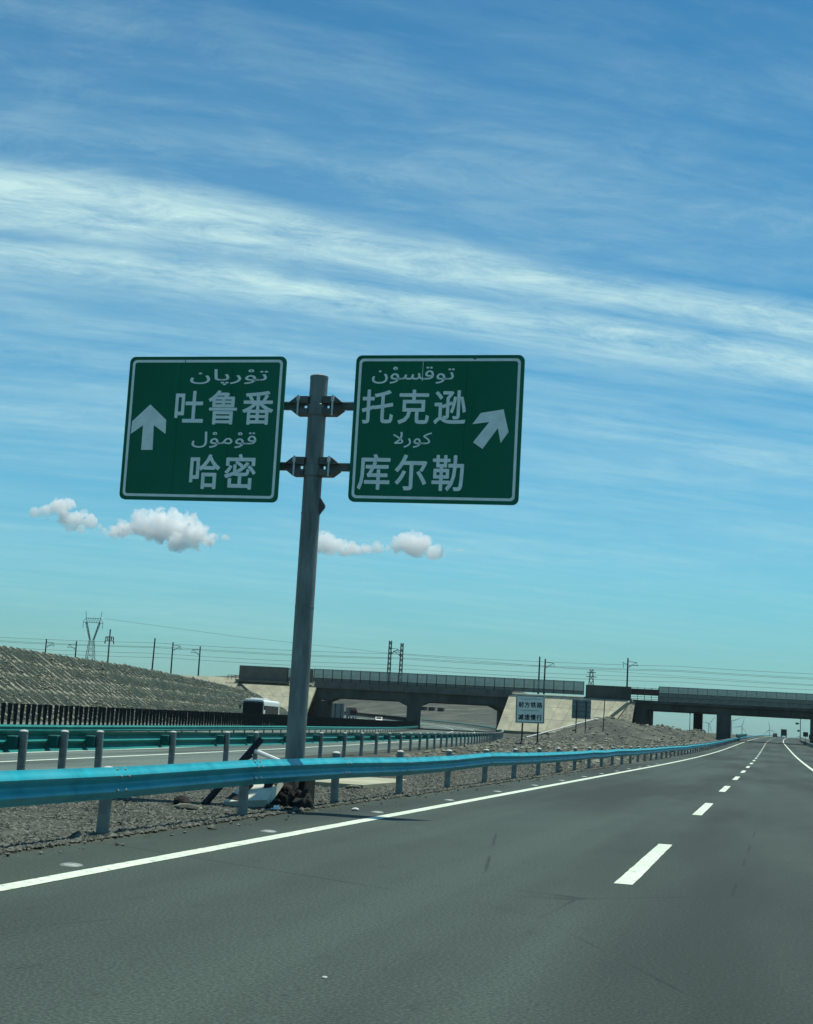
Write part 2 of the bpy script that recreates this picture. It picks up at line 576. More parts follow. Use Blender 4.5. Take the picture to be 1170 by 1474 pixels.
def strip(name, xa, xb, Y0, Y1, zf, material, parent, xf, dz=0.004, step=2.0):
    n = max(1, int((Y1 - Y0) / step)); rows = []
    for i in range(n + 1):
        Y = Y0 + (Y1 - Y0) * i / n
        ja = 0.012 * fbm(xa * 7, Y, 2.5, 3); jb = 0.012 * fbm(xb * 7, Y, 2.5, 3)
        rows.append([(xf(Y) + xa + ja, Y, zf(Y) + dz), (xf(Y) + xb + jb, Y, zf(Y) + dz)])
    return sheet(name, rows, material, parent)


strip('edge_line', -5.74, -5.54, -5, 1000, hm, 'road_paint', main_road, co, step=.25)
strip('edge_line', 2.22, 2.42, -5, 1000, hm, 'road_paint', main_road, co)
for k in range(56):
    Y0 = 15.0 + 14.7 * (k - 1)
    strip('lane_dash', -1.445, -1.265, Y0, Y0 + 6.0, hm, 'road_paint', main_road, co, step=.25)


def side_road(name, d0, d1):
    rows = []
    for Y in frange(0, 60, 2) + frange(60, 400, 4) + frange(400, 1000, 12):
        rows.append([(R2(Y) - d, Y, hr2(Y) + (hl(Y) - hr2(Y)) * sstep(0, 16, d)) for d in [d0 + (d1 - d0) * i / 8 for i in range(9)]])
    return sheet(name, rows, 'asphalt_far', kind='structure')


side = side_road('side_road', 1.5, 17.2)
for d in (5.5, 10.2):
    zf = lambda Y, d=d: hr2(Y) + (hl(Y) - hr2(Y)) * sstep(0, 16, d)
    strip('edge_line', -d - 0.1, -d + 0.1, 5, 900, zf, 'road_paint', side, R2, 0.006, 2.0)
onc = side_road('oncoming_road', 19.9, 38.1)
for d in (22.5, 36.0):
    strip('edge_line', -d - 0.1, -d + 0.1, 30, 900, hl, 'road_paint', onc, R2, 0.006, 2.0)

# gravel verge between asphalt and rail
def rock_verts(rs, sq=0.6, jit=0.35):
    base = [(1, 0, 0), (-1, 0, 0), (0, 1, 0), (0, -1, 0), (0, 0, 1), (0, 0, -1)]
    a = random.uniform(0, 6.28); ca, sa = math.cos(a), math.sin(a); out = []
    for x, y, z in base:
        k = rs * random.uniform(1 - jit, 1 + jit)
        x, y, z = x + random.uniform(-.3, .3), y + random.uniform(-.3, .3), z + random.uniform(-.3, .3)
        out.append(((x * ca - y * sa) * k, (x * sa + y * ca) * k, z * k * sq))
    return out


OCT = [(0, 2, 4), (2, 1, 4), (1, 3, 4), (3, 0, 4), (2, 0, 5), (1, 2, 5), (3, 1, 5), (0, 3, 5)]
g = MB()
for k in range(44000):
    u = random.random() ** 1.9
    Y = 10.5 + 62 * u
    X = xe(Y) + 0.03 - abs(random.uniform(0, 1)) ** 1.4 * min(5.2, (xe(Y) - R2(Y)) * 0.98)
    if random.random() < 0.004: X = xe(Y) + random.uniform(0, 0.5)
    rs = random.choice((0.011, 0.014, 0.018, 0.023, 0.032)) * (1 + 0.9 * u) * random.uniform(0.7, 1.2)
    if random.random() < 0.008: rs *= 2.6
    g.add([(x + X, y + Y, z + ground(X, Y) + 0.014) for x, y, z in rock_verts(rs)], OCT)
o = g.build('gravel_verge', 'gravel', kind='stuff')
o['label'] = 'loose grey gravel covering the verge under the near guardrail'

g = MB()
for k in range(5200):
    Y = random.uniform(60, 315)
    t = random.random()
    X = xe(Y) - 0.6 + (R2(Y) + 1.5 - xe(Y)) * t
    if X < -34: continue
    rs = random.choice((.05, .07, .09, .12, .2)) * random.uniform(.7, 1.3) * (0.8 + Y / 300)
    g.add([(x + X, y + Y, z + ground(X, Y) + rs * .15) for x, y, z in rock_verts(rs, .55)], OCT)
o = g.build('rubble_field', 'rubble', kind='stuff')
o['label'] = 'scattered stones and rubble on the ground between the two guardrails'

# ------------------------------------------------------------------ guardrails
WN = 17
WPROF = [(0.0415 * (1 - math.cos(2 * math.pi * (2 * i / (WN - 1) - 1))), 0.172 * (2 * i / (WN - 1) - 1)) for i in range(WN)]
WPROF = [(-0.004, -0.178)] + WPROF + [(-0.004, 0.178)]
TILT = [(o_ + z * 0.185, z) for o_, z in WPROF]          # outward lean at the top, added to keep the lower wave in shade


def wbeam(pa, pb, side, ext=0.12, out=0.0, prof=WPROF):
    """one corrugated beam between two points on the beam's centre line; side = +1 bulges to the right of travel"""
    pa = Vector(pa); pb = Vector(pb); t = (pb - pa).normalized()
    n = Vector((t.y, -t.x, 0)).normalized() * side
    pa = pa - t * ext; pb = pb + t * ext
    vs = []; m = len(prof)
    for p in (pa, pb):
        for o_, z in prof:
            vs.append(p + n * (o_ + out) + Vector((0, 0, z)))
    for p in (pa, pb):
        for o_, z in prof:
            vs.append(p + n * (o_ + out - 0.005) + Vector((0, 0, z)))
    fs = []
    for i in range(m - 1):
        fs.append((i, i + 1, m + i + 1, m + i))
        fs.append((2 * m + i + 1, 2 * m + i, 3 * m + i, 3 * m + i + 1))
    fs += [(0, m, 3 * m, 2 * m), (m - 1, 2 * m - 1, 4 * m - 1, 3 * m - 1)]
    b = MB(); b.add(vs, fs)
    return b


def post_mesh(h, r):
    b = MB().tube((0, 0, -0.4), (0, 0, h), r, n=14, caps=False)
    b.lathe([(r, h - .001), (r * 1.06, h), (r * 1.06, h + .018)], n=14)
    return b.mesh('post', 'post_steel', True)


def cap_mesh(h, r):
    return MB().lathe([(r * 1.07, h + .012), (r * 1.0, h + .026), (r * .7, h + .042), (0.001, h + .05)], n=14).mesh('cap', 'post_cap', True)


def guardrail(name, label, group, posts, gz, side, beam_z, post_h, r, beam_mat, block_mat, beam_off, jitter=0.0, dens_end=None, far_pts=(), caps=True, hfun=None, prof=WPROF):
    """posts: list of (x,y) post positions"""
    p0 = posts[0]
    root = thing(name, label, 'guardrail', (p0[0], p0[1], gz(*p0)), 0, group)
    inv = Matrix.Translation((-p0[0], -p0[1], -gz(*p0)))
    rnd = random.Random(len(posts))
    pms = {}
    cents = []
    for i, (x, y) in enumerate(posts):
        q = posts[min(i + 1, len(posts) - 1)]; p = posts[max(i - 1, 0)]
        t = Vector((q[0] - p[0], q[1] - p[1], 0)).normalized()
        n = Vector((t.y, -t.x, 0)) * side
        h = post_h if hfun is None else hfun(y)
        h = round(h, 2)
        if h not in pms:
            pms[h] = (post_mesh(h, r), cap_mesh(h, r) if caps else None)
        z = gz(x, y)
        lean = Matrix.Rotation(rnd.uniform(-.02, .02) + rnd.choice((0, 0, 0, 0.02)), 4, 'Y') @ Matrix.Rotation(rnd.uniform(-.015, .015), 4, 'X')
        po = link('post', pms[h][0], root, inv @ Matrix.Translation((x, y, z)) @ lean)
        if caps:
            link('cap', pms[h][1], po)
        c = Vector((x, y, z + beam_z + rnd.uniform(-jitter, jitter))) + n * beam_off
        cents.append(c)
        w = beam_off - r
        if w > 0.02:
            ang = math.atan2(n.y, n.x)
            M = Matrix.Translation(Vector((x, y, c.z)) + n * (r + w / 2 - .004)) @ Matrix.Rotation(ang, 4, 'Z')
            link('spacer_block', BLOCK(w, block_mat), root, inv @ M)
    for x, y in far_pts:
        cents.append(Vector((x, y, gz(x, y) + beam_z)))
    for i in range(len(cents) - 1):
        b = wbeam(cents[i], cents[i + 1], side, out=0.006 * (i % 2), prof=prof)
        link('beam', b.mesh('beam', beam_mat, True), root, inv)
    return root, cents


_blk = {}


def BLOCK(w, m):
    k = (round(w, 3), m)
    if k not in _blk:
        b = MB().box((0, 0, 0.0), (w, 0.24, 0.22), bev=0.02)
        _blk[k] = b.mesh('spacer_block', m)
    return _blk[k]


# near rail beside the main carriageway
posts = [(-7.2, -2.6 + 4.66 * k) for k in range(0, 76)]
posts = [(x + co(y), y) for x, y in posts]
far = [(-7.0 + co(Y), Y) for Y in range(375, 1000, 25)]
near_rail, ncents = guardrail('guardrail', 'sky-blue corrugated guardrail running along the near edge of the main carriageway', None, posts,
                              lambda x, y: ground(x, y) if y < 60 else hm(y), 1, 0.58, 0.72, 0.07, 'rail_blue', 'post_steel', 0.12, 0.03, far_pts=far,
                              hfun=lambda y: 0.70 if y < 22 else 0.82, prof=TILT)

bolt_me = MB().lathe([(0.0, .016), (.012, .014), (.017, .004), (.017, -.01)], n=8).mesh('bolt', 'post_steel', True)
slot_me = MB().box((0, 0, 0), (.012, .05, .004)).mesh('slot', 'black_paint')
ninv = Matrix.Translation(-near_rail.location)
for i in range(2, 22):
    c = ncents[i]
    for yy in (-.11, .11):
        for zz, oo in ((.0775, .083), (-.0775, .083), (.15, .012)):
            o_ = oo + zz * .185
            link('bolt', bolt_me, near_rail, ninv @ Matrix.Translation((c.x + o_ + .006, c.y + yy, c.z + zz)) @ Matrix.Rotation(R(90), 4, 'Y'))
    for yy in (.22, .34):
        link('slot', slot_me, near_rail, ninv @ Matrix.Translation((c.x + .062, c.y + yy, c.z + .128)) @ Matrix.Rotation(R(38), 4, 'Y') @ Matrix.Rotation(R(20), 4, 'Z'))

# second rail, its back towards us
py = [11.5, 13.5, 15.5, 17.5, 19.5, 21.6, 23.7, 25.6, 27.6, 32.6, 37.6, 41, 46, 51]
y = 56.0
while y < 520:
    py.append(y); y += 4.3
posts = [(R2(Y), Y) for Y in py]
guardrail('guardrail', 'dark green guardrail seen from behind, curving off left beyond the gravel', None, posts,
          lambda x, y: hr2(y), -1, 0.73, 0.90, 0.07, 'rail_green', 'block_green', 0.26, 0.008, caps=True)

# median rail with anti-glare slats
py = frange(46, 620, 4.0)
posts = [(R2(Y) - 18.2, Y) for Y in py]
guardrail('guardrail', 'far green guardrail standing below the row of black anti-glare slats', None, posts,
          lambda x, y: hl(y), 1, 0.60, 0.62, 0.06, 'rail_green', 'block_green', 0.14, 0.004, caps=False)

# right-hand rail
posts = [(6.75 + co(Y), Y) for Y in frange(40, 420, 4.3)]
guardrail('guardrail', 'guardrail at the right edge of the main carriageway running under the bridge', None, posts,
          lambda x, y: hm(y), -1, 0.58, 0.70, 0.07, 'rail_grey', 'post_steel', 0.12, 0.01, caps=False,
          far_pts=[(6.6 + co(Y), Y) for Y in range(440, 1000, 30)])

# raised second rail on the right-hand bridge approach, left of the main lanes
posts = [(-8.0 + co(Y), Y) for Y in frange(352, 460, 6)]
guardrail('guardrail', 'dark green raised rail beyond the bridge pier left of the main lanes', None, posts,
          lambda x, y: hm(y), 1, 1.25, 1.4, 0.08, 'rail_green', 'block_green', 0.14, 0.0, caps=False)

# anti-glare slats
fence = thing('anti_glare_fence', 'row of tapered black anti-glare slats in front of the ribbed embankment', 'fence', (R2(50) - 18.5, 50, hl(50)))
finv = Matrix.Translation((-(R2(50) - 18.5), -50, -hl(50)))
sl = MB().prism([(-0.06, 0), (0.06, 0), (0.115, 1.04), (0.10, 1.08), (-0.10, 1.08), (-0.115, 1.04)], -0.03, 0.03).mesh('slat', 'slat_dark')
Y = 56.0; k = 0; rest = MB(); rnd = random.Random(3)
while Y < 640:
    M = Matrix.Translation((R2(Y) - 18.5, Y, hl(Y) + 0.70)) @ Matrix.Rotation(rnd.uniform(-.03, .03), 4, 'Y') @ Matrix.Rotation(R(12), 4, 'Z')
    if k < 300:
        link('slat', sl, fence, finv @ M)
    else:
        rest.add([v.co for v in sl.vertices], [tuple(p.vertices) for p in sl.polygons], finv @ M)
    Y += 0.80 if k < 300 else 0.95
    k += 1
rest.build('distant_slats', 'slat_dark', fence, kind='stuff')
bb = MB()
for a, b in zip(frange(54, 636, 6), frange(60, 642, 6)):
    bb.path([(R2(a) - 18.5, a, hl(a) + .70), (R2(b) - 18.5, b, hl(b) + .70)], 0.035, 6)
bb.build('mounting_rail', 'slat_dark', fence, M=finv)

# ------------------------------------------------------------------ ribbed embankment on the left
def zc(Y): return interp(Y, [(0, 7.0), (200, 6.9), (250, 6.4), (290, 5.7), (310, 4.2), (322, 2.6)])
def ep(Y, t): return Vector((R2(Y) - 40 - 10 * t, Y, hl(Y) - 0.15 + (zc(Y) - hl(Y) + .15) * t))


rows = []
for Y in frange(55, 324, 1.5):
    row = [tuple(Vector((R2(Y) - 38.6, Y, hl(Y) - 0.05)))]
    for i in range(31):
        t = i / 30; p = ep(Y, t)
        tier = (t * 5) % 1.0
        dz = 0.14 * fbm(Y, t * 14, 0.55, 5) + 0.06 * fbm(Y, t * 30, 1.7, 3) - 0.10 * math.sin(math.pi * tier)
        row.append((p.x, p.y, p.z + dz))
    zt = zc(Y)
    row += [(R2(Y) - 51.5, Y, zt + 0.05), (R2(Y) - 58, Y, zt - 0.1), (R2(Y) - 80, Y, zt - 1.5), (R2(Y) - 115, Y, max(zt - 3.5, hl(Y) - .2))]
    rows.append(row)
emb = sheet('embankment', rows, 'slope_soil', kind='structure')


def rib_mesh():
    """inverted-U rib lying on the slope: x along, y up the slope, z out of it"""
    w, hgt, th, dp = 0.93, 2.36, 0.12, 0.30
    outer = [(-w, 0.0)]; inner = [(-w + th * 1.6, 0.0)]
    n = 7
    for i in range(n + 1):
        a = math.pi * (1 - i / n)
        outer.append((w * math.cos(a), hgt - w + w * math.sin(a)))
        inner.append(((w - th * 1.6) * math.cos(a), hgt - w + (w - th * 1.6) * math.sin(a)))
    outer.append((w, 0)); inner.append((w - th * 1.6, 0))
    m = len(outer)
    vs = [(x, y, dp) for x, y in outer] + [(x, y, dp) for x, y in inner] + [(x, y, -.1) for x, y in outer] + [(x, y, -.1) for x, y in inner]
    fs = []
    for i in range(m - 1):
        fs += [(i, i + 1, m + i + 1, m + i), (i + 1, i, 2 * m + i, 2 * m + i + 1), (m + i, m + i + 1, 3 * m + i + 1, 3 * m + i)]
    b = MB(); b.add(vs, fs)
    return b.mesh('rib', 'slope_rib')


rib = rib_mesh(); rest = MB(); nrib = 0
rib_data = ([v.co.copy() for v in rib.vertices], [tuple(p.vertices) for p in rib.polygons])
k = 0
for Yi in range(104):
    for tier in range(5):
        Y = 104 + Yi * 2.02 + (1.01 if tier % 2 else 0)
        if Y > 312: continue
        p = ep(Y, tier / 5 + 0.004)
        T = (ep(Y + 1, tier / 5) - ep(Y - 1, tier / 5)).normalized()
        U = (ep(Y, tier / 5 + .15) - ep(Y, tier / 5)); L = U.length / .15 / 5; U.normalize()
        T = -T
        N = T.cross(U).normalized(); U = N.cross(T)
        s = L / 2.42
        j = random.uniform(.90, 1.06)
        p = p + N * random.uniform(-.07, .04) + U * random.uniform(-.08, .08)
        if random.random() < .03: p = p - N * .2
        M = Matrix(((T.x * j, U.x * s, N.x, p.x), (T.y * j, U.y * s, N.y, p.y), (T.z * j, U.z * s, N.z, p.z), (0, 0, 0, 1)))
        if Yi < 60:
            link('rib', rib, emb, M)
        else:
            rest.add(rib_data[0], rib_data[1], M)
rest.build('distant_ribs', 'slope_rib', emb, kind='stuff')

g = MB()
for k in range(6500):
    Y = 100 + 215 * random.random() ** 1.5
    t_ = random.random(); p = ep(Y, t_)
    rs = random.choice((.06, .09, .12, .17)) * random.uniform(.7, 1.3) * (.7 + Y / 300)
    g.add([(x + p.x, y + p.y, z + p.z + .02) for x, y, z in rock_verts(rs, .7)], OCT)
g.build('slope_stones', 'rubble', emb, kind='stuff')

# ------------------------------------------------------------------ railway embankments and bridges
BY0, BY1 = 330.0, 352.0


def slope_sheet(name, x0, x1, ztop, zbot, ytop, ybot, material, parent=None, kind='structure', nx=24, nz=10, rough=.25, zb2=None):
    rows = []
    for i in range(nx + 1):
        X = x0 + (x1 - x0) * i / nx; row = []
        for j in range(nz + 1):
            t = j / nz
            zb = zbot if zb2 is None else zbot + (zb2 - zbot) * i / nx
            row.append((X, ytop + (ybot - ytop) * t, ztop + (zb - ztop) * t + rough * fbm(X, t * 14, .4) * (1 if 0 < t else 0)))
        rows.append(row)
    return sheet(name, rows, material, parent, kind)


def rail_bank(name, x0, x1, ztop, zb, run=13.0, sh=0.0):
    rows = []
    n = max(2, int(abs(x1 - x0) / 2.0))
    for i in range(n + 1):
        X = x0 + (x1 - x0) * i / n; row = []
        for j in range(9):
            t = j / 8
            row.append((X, BY0 + 0.6 - run * (1 - t), zb + (ztop - zb) * t + .22 * fbm(X, j, .3) * (0 < j < 8)))
        row += [(X + sh * 8, BY0 + 8, ztop + .1), (X + sh * 21, BY1 - 1, ztop), (X + sh * 36, BY1 + 14, zb - 1.0)]
        rows.append(row)
    return sheet(name, rows, 'slope_soil', kind='structure')


bank_l = rail_bank('railway_embankment', -420, -99.6, 9.3, -0.6, sh=-.235)
bank_c = rail_bank('railway_embankment', -55.2, -28.6, 9.2, 0.2, 12.5)
bank_r = rail_bank('railway_embankment', 24.0, 260, 9.2, 0.6)


def slab_face(parent, x0, x1, zt, zb, zbank_top, zbank_bot, run, xb0=None, xb1=None, name='concrete_facing', lift=.14, x0t=None, x1t=None):
    """cream concrete slope facing lying on the bank: own thickness, split into cast panels"""
    def pt(X, z):
        t = (z - zbank_bot) / (zbank_top - zbank_bot)
        return Vector((X, BY0 + 0.6 - run * (1 - t), z))
    nrm = Vector((0, -(zbank_top - zbank_bot), run)).normalized()
    xb0 = x0 if xb0 is None else xb0; xb1 = x1 if xb1 is None else xb1
    nx = max(1, round(abs(x1 - x0) / 3.0)); nz = 3
    for i in range(nx):
        for j in range(nz):
            q = []
            for (a, b) in ((i, j), (i + 1, j), (i + 1, j + 1), (i, j + 1)):
                v = b / nz; z = zb + (zt - zb) * v
                l = xb0 + (x0 - xb0) * v; r_ = xb1 + (x1 - xb1) * v
                q.append(pt(l + (r_ - l) * a / nx, z))
            c = (q[0] + q[1] + q[2] + q[3]) / 4
            q = [c + (p - c) * 0.985 for p in q]
            up = [p + nrm * (lift + .3) for p in q]; dn = [p - nrm * .05 for p in q]
            b = MB(); b.add(up + dn, [(0, 1, 2, 3), (7, 6, 5, 4), (0, 4, 5, 1), (1, 5, 6, 2), (2, 6, 7, 3), (3, 7, 4, 0)])
            b.build(name, 'cream_concrete', parent)


slab_face(bank_l, -116.5, -99.0, 7.9, 0.6, 9.3, -0.6, 13.0, xb0=-104.0, xb1=-98.4)
slab_face(bank_l, -152.0, -117.5, 9.2, 5.2, 9.3, -0.6, 13.0)
slab_face(bank_c, -55.6, -29.4, 8.9, 0.8, 9.2, 0.2, 12.5, xb0=-56.2, xb1=-33.5)

# --- portal frame bridge over the side roads
pb = thing('railway_bridge', 'wide concrete portal railway bridge with two openings over the side roads', 'bridge', (-77, BY0, 0.3))
pin = Matrix.Translation((77, -BY0, -0.3))


def opening_top(x0, x1, zs, ch):      # soffit line from left to right with chamfered corners
    return [(x0, zs - ch * .45), (x0 + ch, zs), (x1 - ch, zs), (x1, zs - ch * .45)]


so1 = opening_top(-96.6, -78.4, 6.35, 2.0); so2 = opening_top(-75.2, -57.0, 6.45, 2.2)
poly = so1 + so2 + [(-55.4, 6.0), (-55.4, 8.25), (-99.4, 8.25), (-99.4, 5.9)]
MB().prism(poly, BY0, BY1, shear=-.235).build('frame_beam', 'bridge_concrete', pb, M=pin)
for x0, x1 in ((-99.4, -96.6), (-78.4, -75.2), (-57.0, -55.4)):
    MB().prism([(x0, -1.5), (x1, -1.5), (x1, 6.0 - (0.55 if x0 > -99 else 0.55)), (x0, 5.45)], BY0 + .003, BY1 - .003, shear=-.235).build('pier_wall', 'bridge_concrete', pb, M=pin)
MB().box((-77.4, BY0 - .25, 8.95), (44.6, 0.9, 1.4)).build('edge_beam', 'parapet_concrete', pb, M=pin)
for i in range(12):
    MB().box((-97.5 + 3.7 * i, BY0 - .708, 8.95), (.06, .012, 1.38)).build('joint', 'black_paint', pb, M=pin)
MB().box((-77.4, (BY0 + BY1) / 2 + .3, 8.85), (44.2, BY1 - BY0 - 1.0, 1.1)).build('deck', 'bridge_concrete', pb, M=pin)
MB().box((-112.0, BY0 - .2, 10.75), (11.4, 0.5, 3.3)).box((-112.0, BY0 - .5, 9.0), (12.4, 1.3, 0.5)).build('solid_parapet', 'parapet_concrete', pb, M=pin)
MB().box((-101.3, BY0 - .2, 10.8), (2.0, 0.5, 3.1)).build('solid_parapet', 'parapet_concrete', pb, M=pin)
for i in range(4):
    MB().box((-117.4 - .9 * i, BY0 - 1.0, 9.6), (0.08, 0.08, 1.1)).build('railing_post', 'dark_steel', pb, M=pin)
MB().box((-118.7, BY0 - 1.0, 10.1), (3.0, 0.07, 0.07)).build('railing', 'dark_steel', pb, M=pin)

# --- girder bridge over the main carriageway
gb = thing('railway_bridge', 'low concrete girder railway bridge on square piers crossing the main carriageway', 'bridge', (-1, BY0, 1.0))
gin = Matrix.Translation((1, -BY0, -1.0))
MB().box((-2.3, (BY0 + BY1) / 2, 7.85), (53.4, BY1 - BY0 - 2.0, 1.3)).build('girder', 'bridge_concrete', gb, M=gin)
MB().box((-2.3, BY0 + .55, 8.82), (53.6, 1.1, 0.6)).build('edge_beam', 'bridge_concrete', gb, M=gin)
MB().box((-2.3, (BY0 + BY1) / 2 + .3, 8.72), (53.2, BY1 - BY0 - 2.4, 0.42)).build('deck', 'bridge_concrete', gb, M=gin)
for x0, x1, ya, yb in ((-28.7, -26.3, BY0 + .8, BY1 - .8), (-11.6, -8.75, BY0 + 1.0, BY0 + 7.0), (7.6, 10.5, BY0 + 1.0, BY0 + 7.0), (-17.2, -15.3, BY0 + 17.0, BY1 - 1.2),
                       (22.6, 25.0, BY0 + .8, BY1 - .8), (5.0, 6.4, BY0 + 19, BY1 - 1.2)):
    if x0 == 5.0: continue
    MB().box(((x0 + x1) / 2, (ya + yb) / 2, 3.25), (x1 - x0, yb - ya, 7.92), bev=0.08).build('pier', 'bridge_concrete', gb, M=gin)
for x in (-19.5, -3.0, 3.5, 14.0):
    MB().tube((x, BY0 + .9, 8.5), (x, BY0 + .9, 6.9), .09, n=8).build('drain_pipe', 'dark_steel', gb, M=gin)
for x in (-10.2, 9.0):
    for yy in (1.6, 3.6, 5.6):
        MB().box((x, BY0 + yy, 7.20), (1.0, .7, .04)).build('bearing', 'dark_steel', gb, M=gin)
for i in range(14):
    MB().box((-27.5 + 3.9 * i, BY0 - .006, 8.82), (.05, .012, .58)).build('joint', 'black_paint', gb, M=gin)
# sloping wing wall with stair rail beside the abutment
wing = MB().prism([(-33.6, 4.2), (-29.2, 8.0), (-29.0, 8.35), (-29.8, 8.35), (-34.2, 4.5), (-36.8, 4.6), (-36.8, 4.3)], BY0 - 6.6, BY0 - 6.0)
wing.build('wing_wall', 'cream_concrete', gb, M=gin)

# solid wall and red panels on the bank between the bridges
sw = thing('retaining_wall', 'plain dark concrete wall on the bank between the two wind barriers', 'wall', (-34.4, BY0, 9.2))
MB().box((0, 0, 1.25), (9.6, 0.5, 2.7)).box((0, -.1, -.25), (10.2, 0.9, 0.5)).build('wall', 'bridge_concrete', sw)
rp = thing('wind_barrier', 'dark reddish open-framed barrier section beside the solid wall on the bridge', 'barrier', (-29.6, BY0 + .1, 9.12))
for i in range(4):
    MB().box((0.75 + 1.45 * i, 0, 1.7), (1.38, 0.05, 1.3)).build('panel', 'rust_red', rp)
for i in range(5):
    MB().box((1.45 * i, -.03, 1.3), (0.10, 0.16, 2.75)).build('post', 'dark_steel', rp)
for z in (0.25, 0.7, 2.55):
    MB().box((2.9, -.06, z), (5.8, 0.06, 0.08)).build('rail', 'dark_steel', rp)


def wind_barrier(label, x0, n, pitch, z0, y, h=2.95, split=0.52):
    t = thing('wind_barrier', label, 'barrier', (x0, y, z0))
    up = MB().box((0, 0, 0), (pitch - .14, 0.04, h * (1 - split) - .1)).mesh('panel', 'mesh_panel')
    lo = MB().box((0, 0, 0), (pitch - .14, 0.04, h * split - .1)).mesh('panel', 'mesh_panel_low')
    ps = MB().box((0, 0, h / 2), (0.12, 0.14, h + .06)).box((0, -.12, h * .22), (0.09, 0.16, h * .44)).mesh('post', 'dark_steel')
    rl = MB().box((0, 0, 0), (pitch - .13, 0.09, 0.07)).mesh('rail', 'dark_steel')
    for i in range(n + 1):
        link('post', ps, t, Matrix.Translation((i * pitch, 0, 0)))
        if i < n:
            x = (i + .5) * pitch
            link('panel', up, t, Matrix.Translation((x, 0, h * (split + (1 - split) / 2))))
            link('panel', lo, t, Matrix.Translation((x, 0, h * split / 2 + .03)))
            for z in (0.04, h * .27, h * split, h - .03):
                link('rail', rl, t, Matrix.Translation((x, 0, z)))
    return t


wind_barrier('grey panelled wind barrier with dark posts along the portal bridge', -100.1, 28, 2.16, 9.58, BY0 - .2, 2.85, 0.30)
wind_barrier('short pale barrier panel between solid parapets at the portal bridge end', -106.2, 2, 1.9, 9.3, BY0 - .2, 3.0, 0.30)
wind_barrier('grey panelled wind barrier with dark posts crossing above the main carriageway', -23.7, 30, 2.02, 9.13, BY0 + .25, 3.05, 0.56)

# ------------------------------------------------------------------ overhead line masts and wires
def lattice(b, x, y, z0, z1, w0, w1, r=.05, n=6):
    c0 = [(-1, -1), (1, -1), (1, 1), (-1, 1)]
    for cx, cy in c0:
        b.tube((x + cx * w0, y + cy * w0, z0), (x + cx * w1, y + cy * w1, z1), r, n=4)
    for k in range(n):
        ta, tb = k / n, (k + 1) / n
        za, zb = z0 + (z1 - z0) * ta, z0 + (z1 - z0) * tb
        wa, wb = w0 + (w1 - w0) * ta, w0 + (w1 - w0) * tb
        for i in range(4):
            a, c = c0[i], c0[(i + 1) % 4]
            b.tube((x + a[0] * wa, y + a[1] * wa, za), (x + c[0] * wb, y + c[1] * wb, zb), r * .7, n=4)
            b.tube((x + c[0] * wa, y + c[1] * wa, za), (x + a[0] * wb, y + a[1] * wb, zb), r * .7, n=4)
    return b


def catenary_mast(label, x, y, z0, z1, arm_dir, kind='pole', lean=0.0):
    t = thing('catenary_mast', label, 'mast', (x, y, z0), 0, 'railway overhead line masts')
    h = z1 - z0
    if kind == 'lattice':
        lattice(MB(), 0, 0, 0, h, .34, .26, .06, 9).build('mast', 'dark_steel', t)
    else:
        MB().tube((0, 0, 0), (lean, 0, h), .20, .15, 8).build('mast', 'dark_steel', t)
    if arm_dir:
        d = arm_dir; za = h - 2.6 if kind == 'lattice' else h - 1.6
        b = MB()
        b.tube((0, 0, za + .9), (d * 1.9, 0, za + .75), .06, n=5)
        b.tube((0, 0, za - .5), (d * 1.9, 0, za + .75), .05, n=5)
        b.tube((d * .7, 0, za + .1), (d * 2.3, 0, za + .05), .05, n=5)
        b.tube((d * 1.9, 0, za + .75), (d * 2.0, 0, za + .05), .04, n=5)
        b.build('cantilever', 'dark_steel', t)
        MB().lathe([(0.01, -.2), (.12, -.18), (.08, -.1), (.12, -.02), (.08, .06), (.12, .14), (.01, .2)], (d * .45, 0, za - .1), 8).build('insulator', 'bracket_steel', t)
    return t


catenary_mast('left lattice mast of the pair above the portal bridge', -84.2, 335, 9.4, 19.7, 1, 'lattice')
catenary_mast('right lattice mast of the pair above the portal bridge', -81.6, 335.5, 9.4, 19.3, -1, 'lattice')
catenary_mast('taller of the two thin masts near the right end of the portal bridge', -50.2, 335, 9.4, 17.6, 0)
catenary_mast('shorter of the two thin masts near the right end of the portal bridge', -49.1, 336, 9.4, 17.2, 1)
m_ = catenary_mast('single mast with two insulator arms above the bank between the bridges', -30.7, 332.6, 9.2, 18.0, 1)
b = MB().tube((0, 0, 7.4), (-1.2, 0, 7.9), .06, n=5).tube((-1.0, 0, 7.8), (-.9, 0, 6.6), .05, n=5); b.build('cantilever', 'dark_steel', m_)
catenary_mast('mast with right-pointing arm at far left above the ribbed slope', -168.6, 335, 9.2, 16.6, 1)
catenary_mast('mast with left-pointing arm standing left of the power pylon', -160.8, 335, 9.2, 16.4, -1)
catenary_mast('mast with right-pointing arm on the bank left of the bridge', -136.4, 335, 9.2, 17.2, 1)
catenary_mast('mast with left-pointing arm nearest the left end of the bridge', -129.6, 335, 9.2, 16.5, -1)
catenary_mast('plain leaning pole on the slope between the pylon and the bridge', -126.5, 300, 3.0, 16.2, 0, lean=.25)

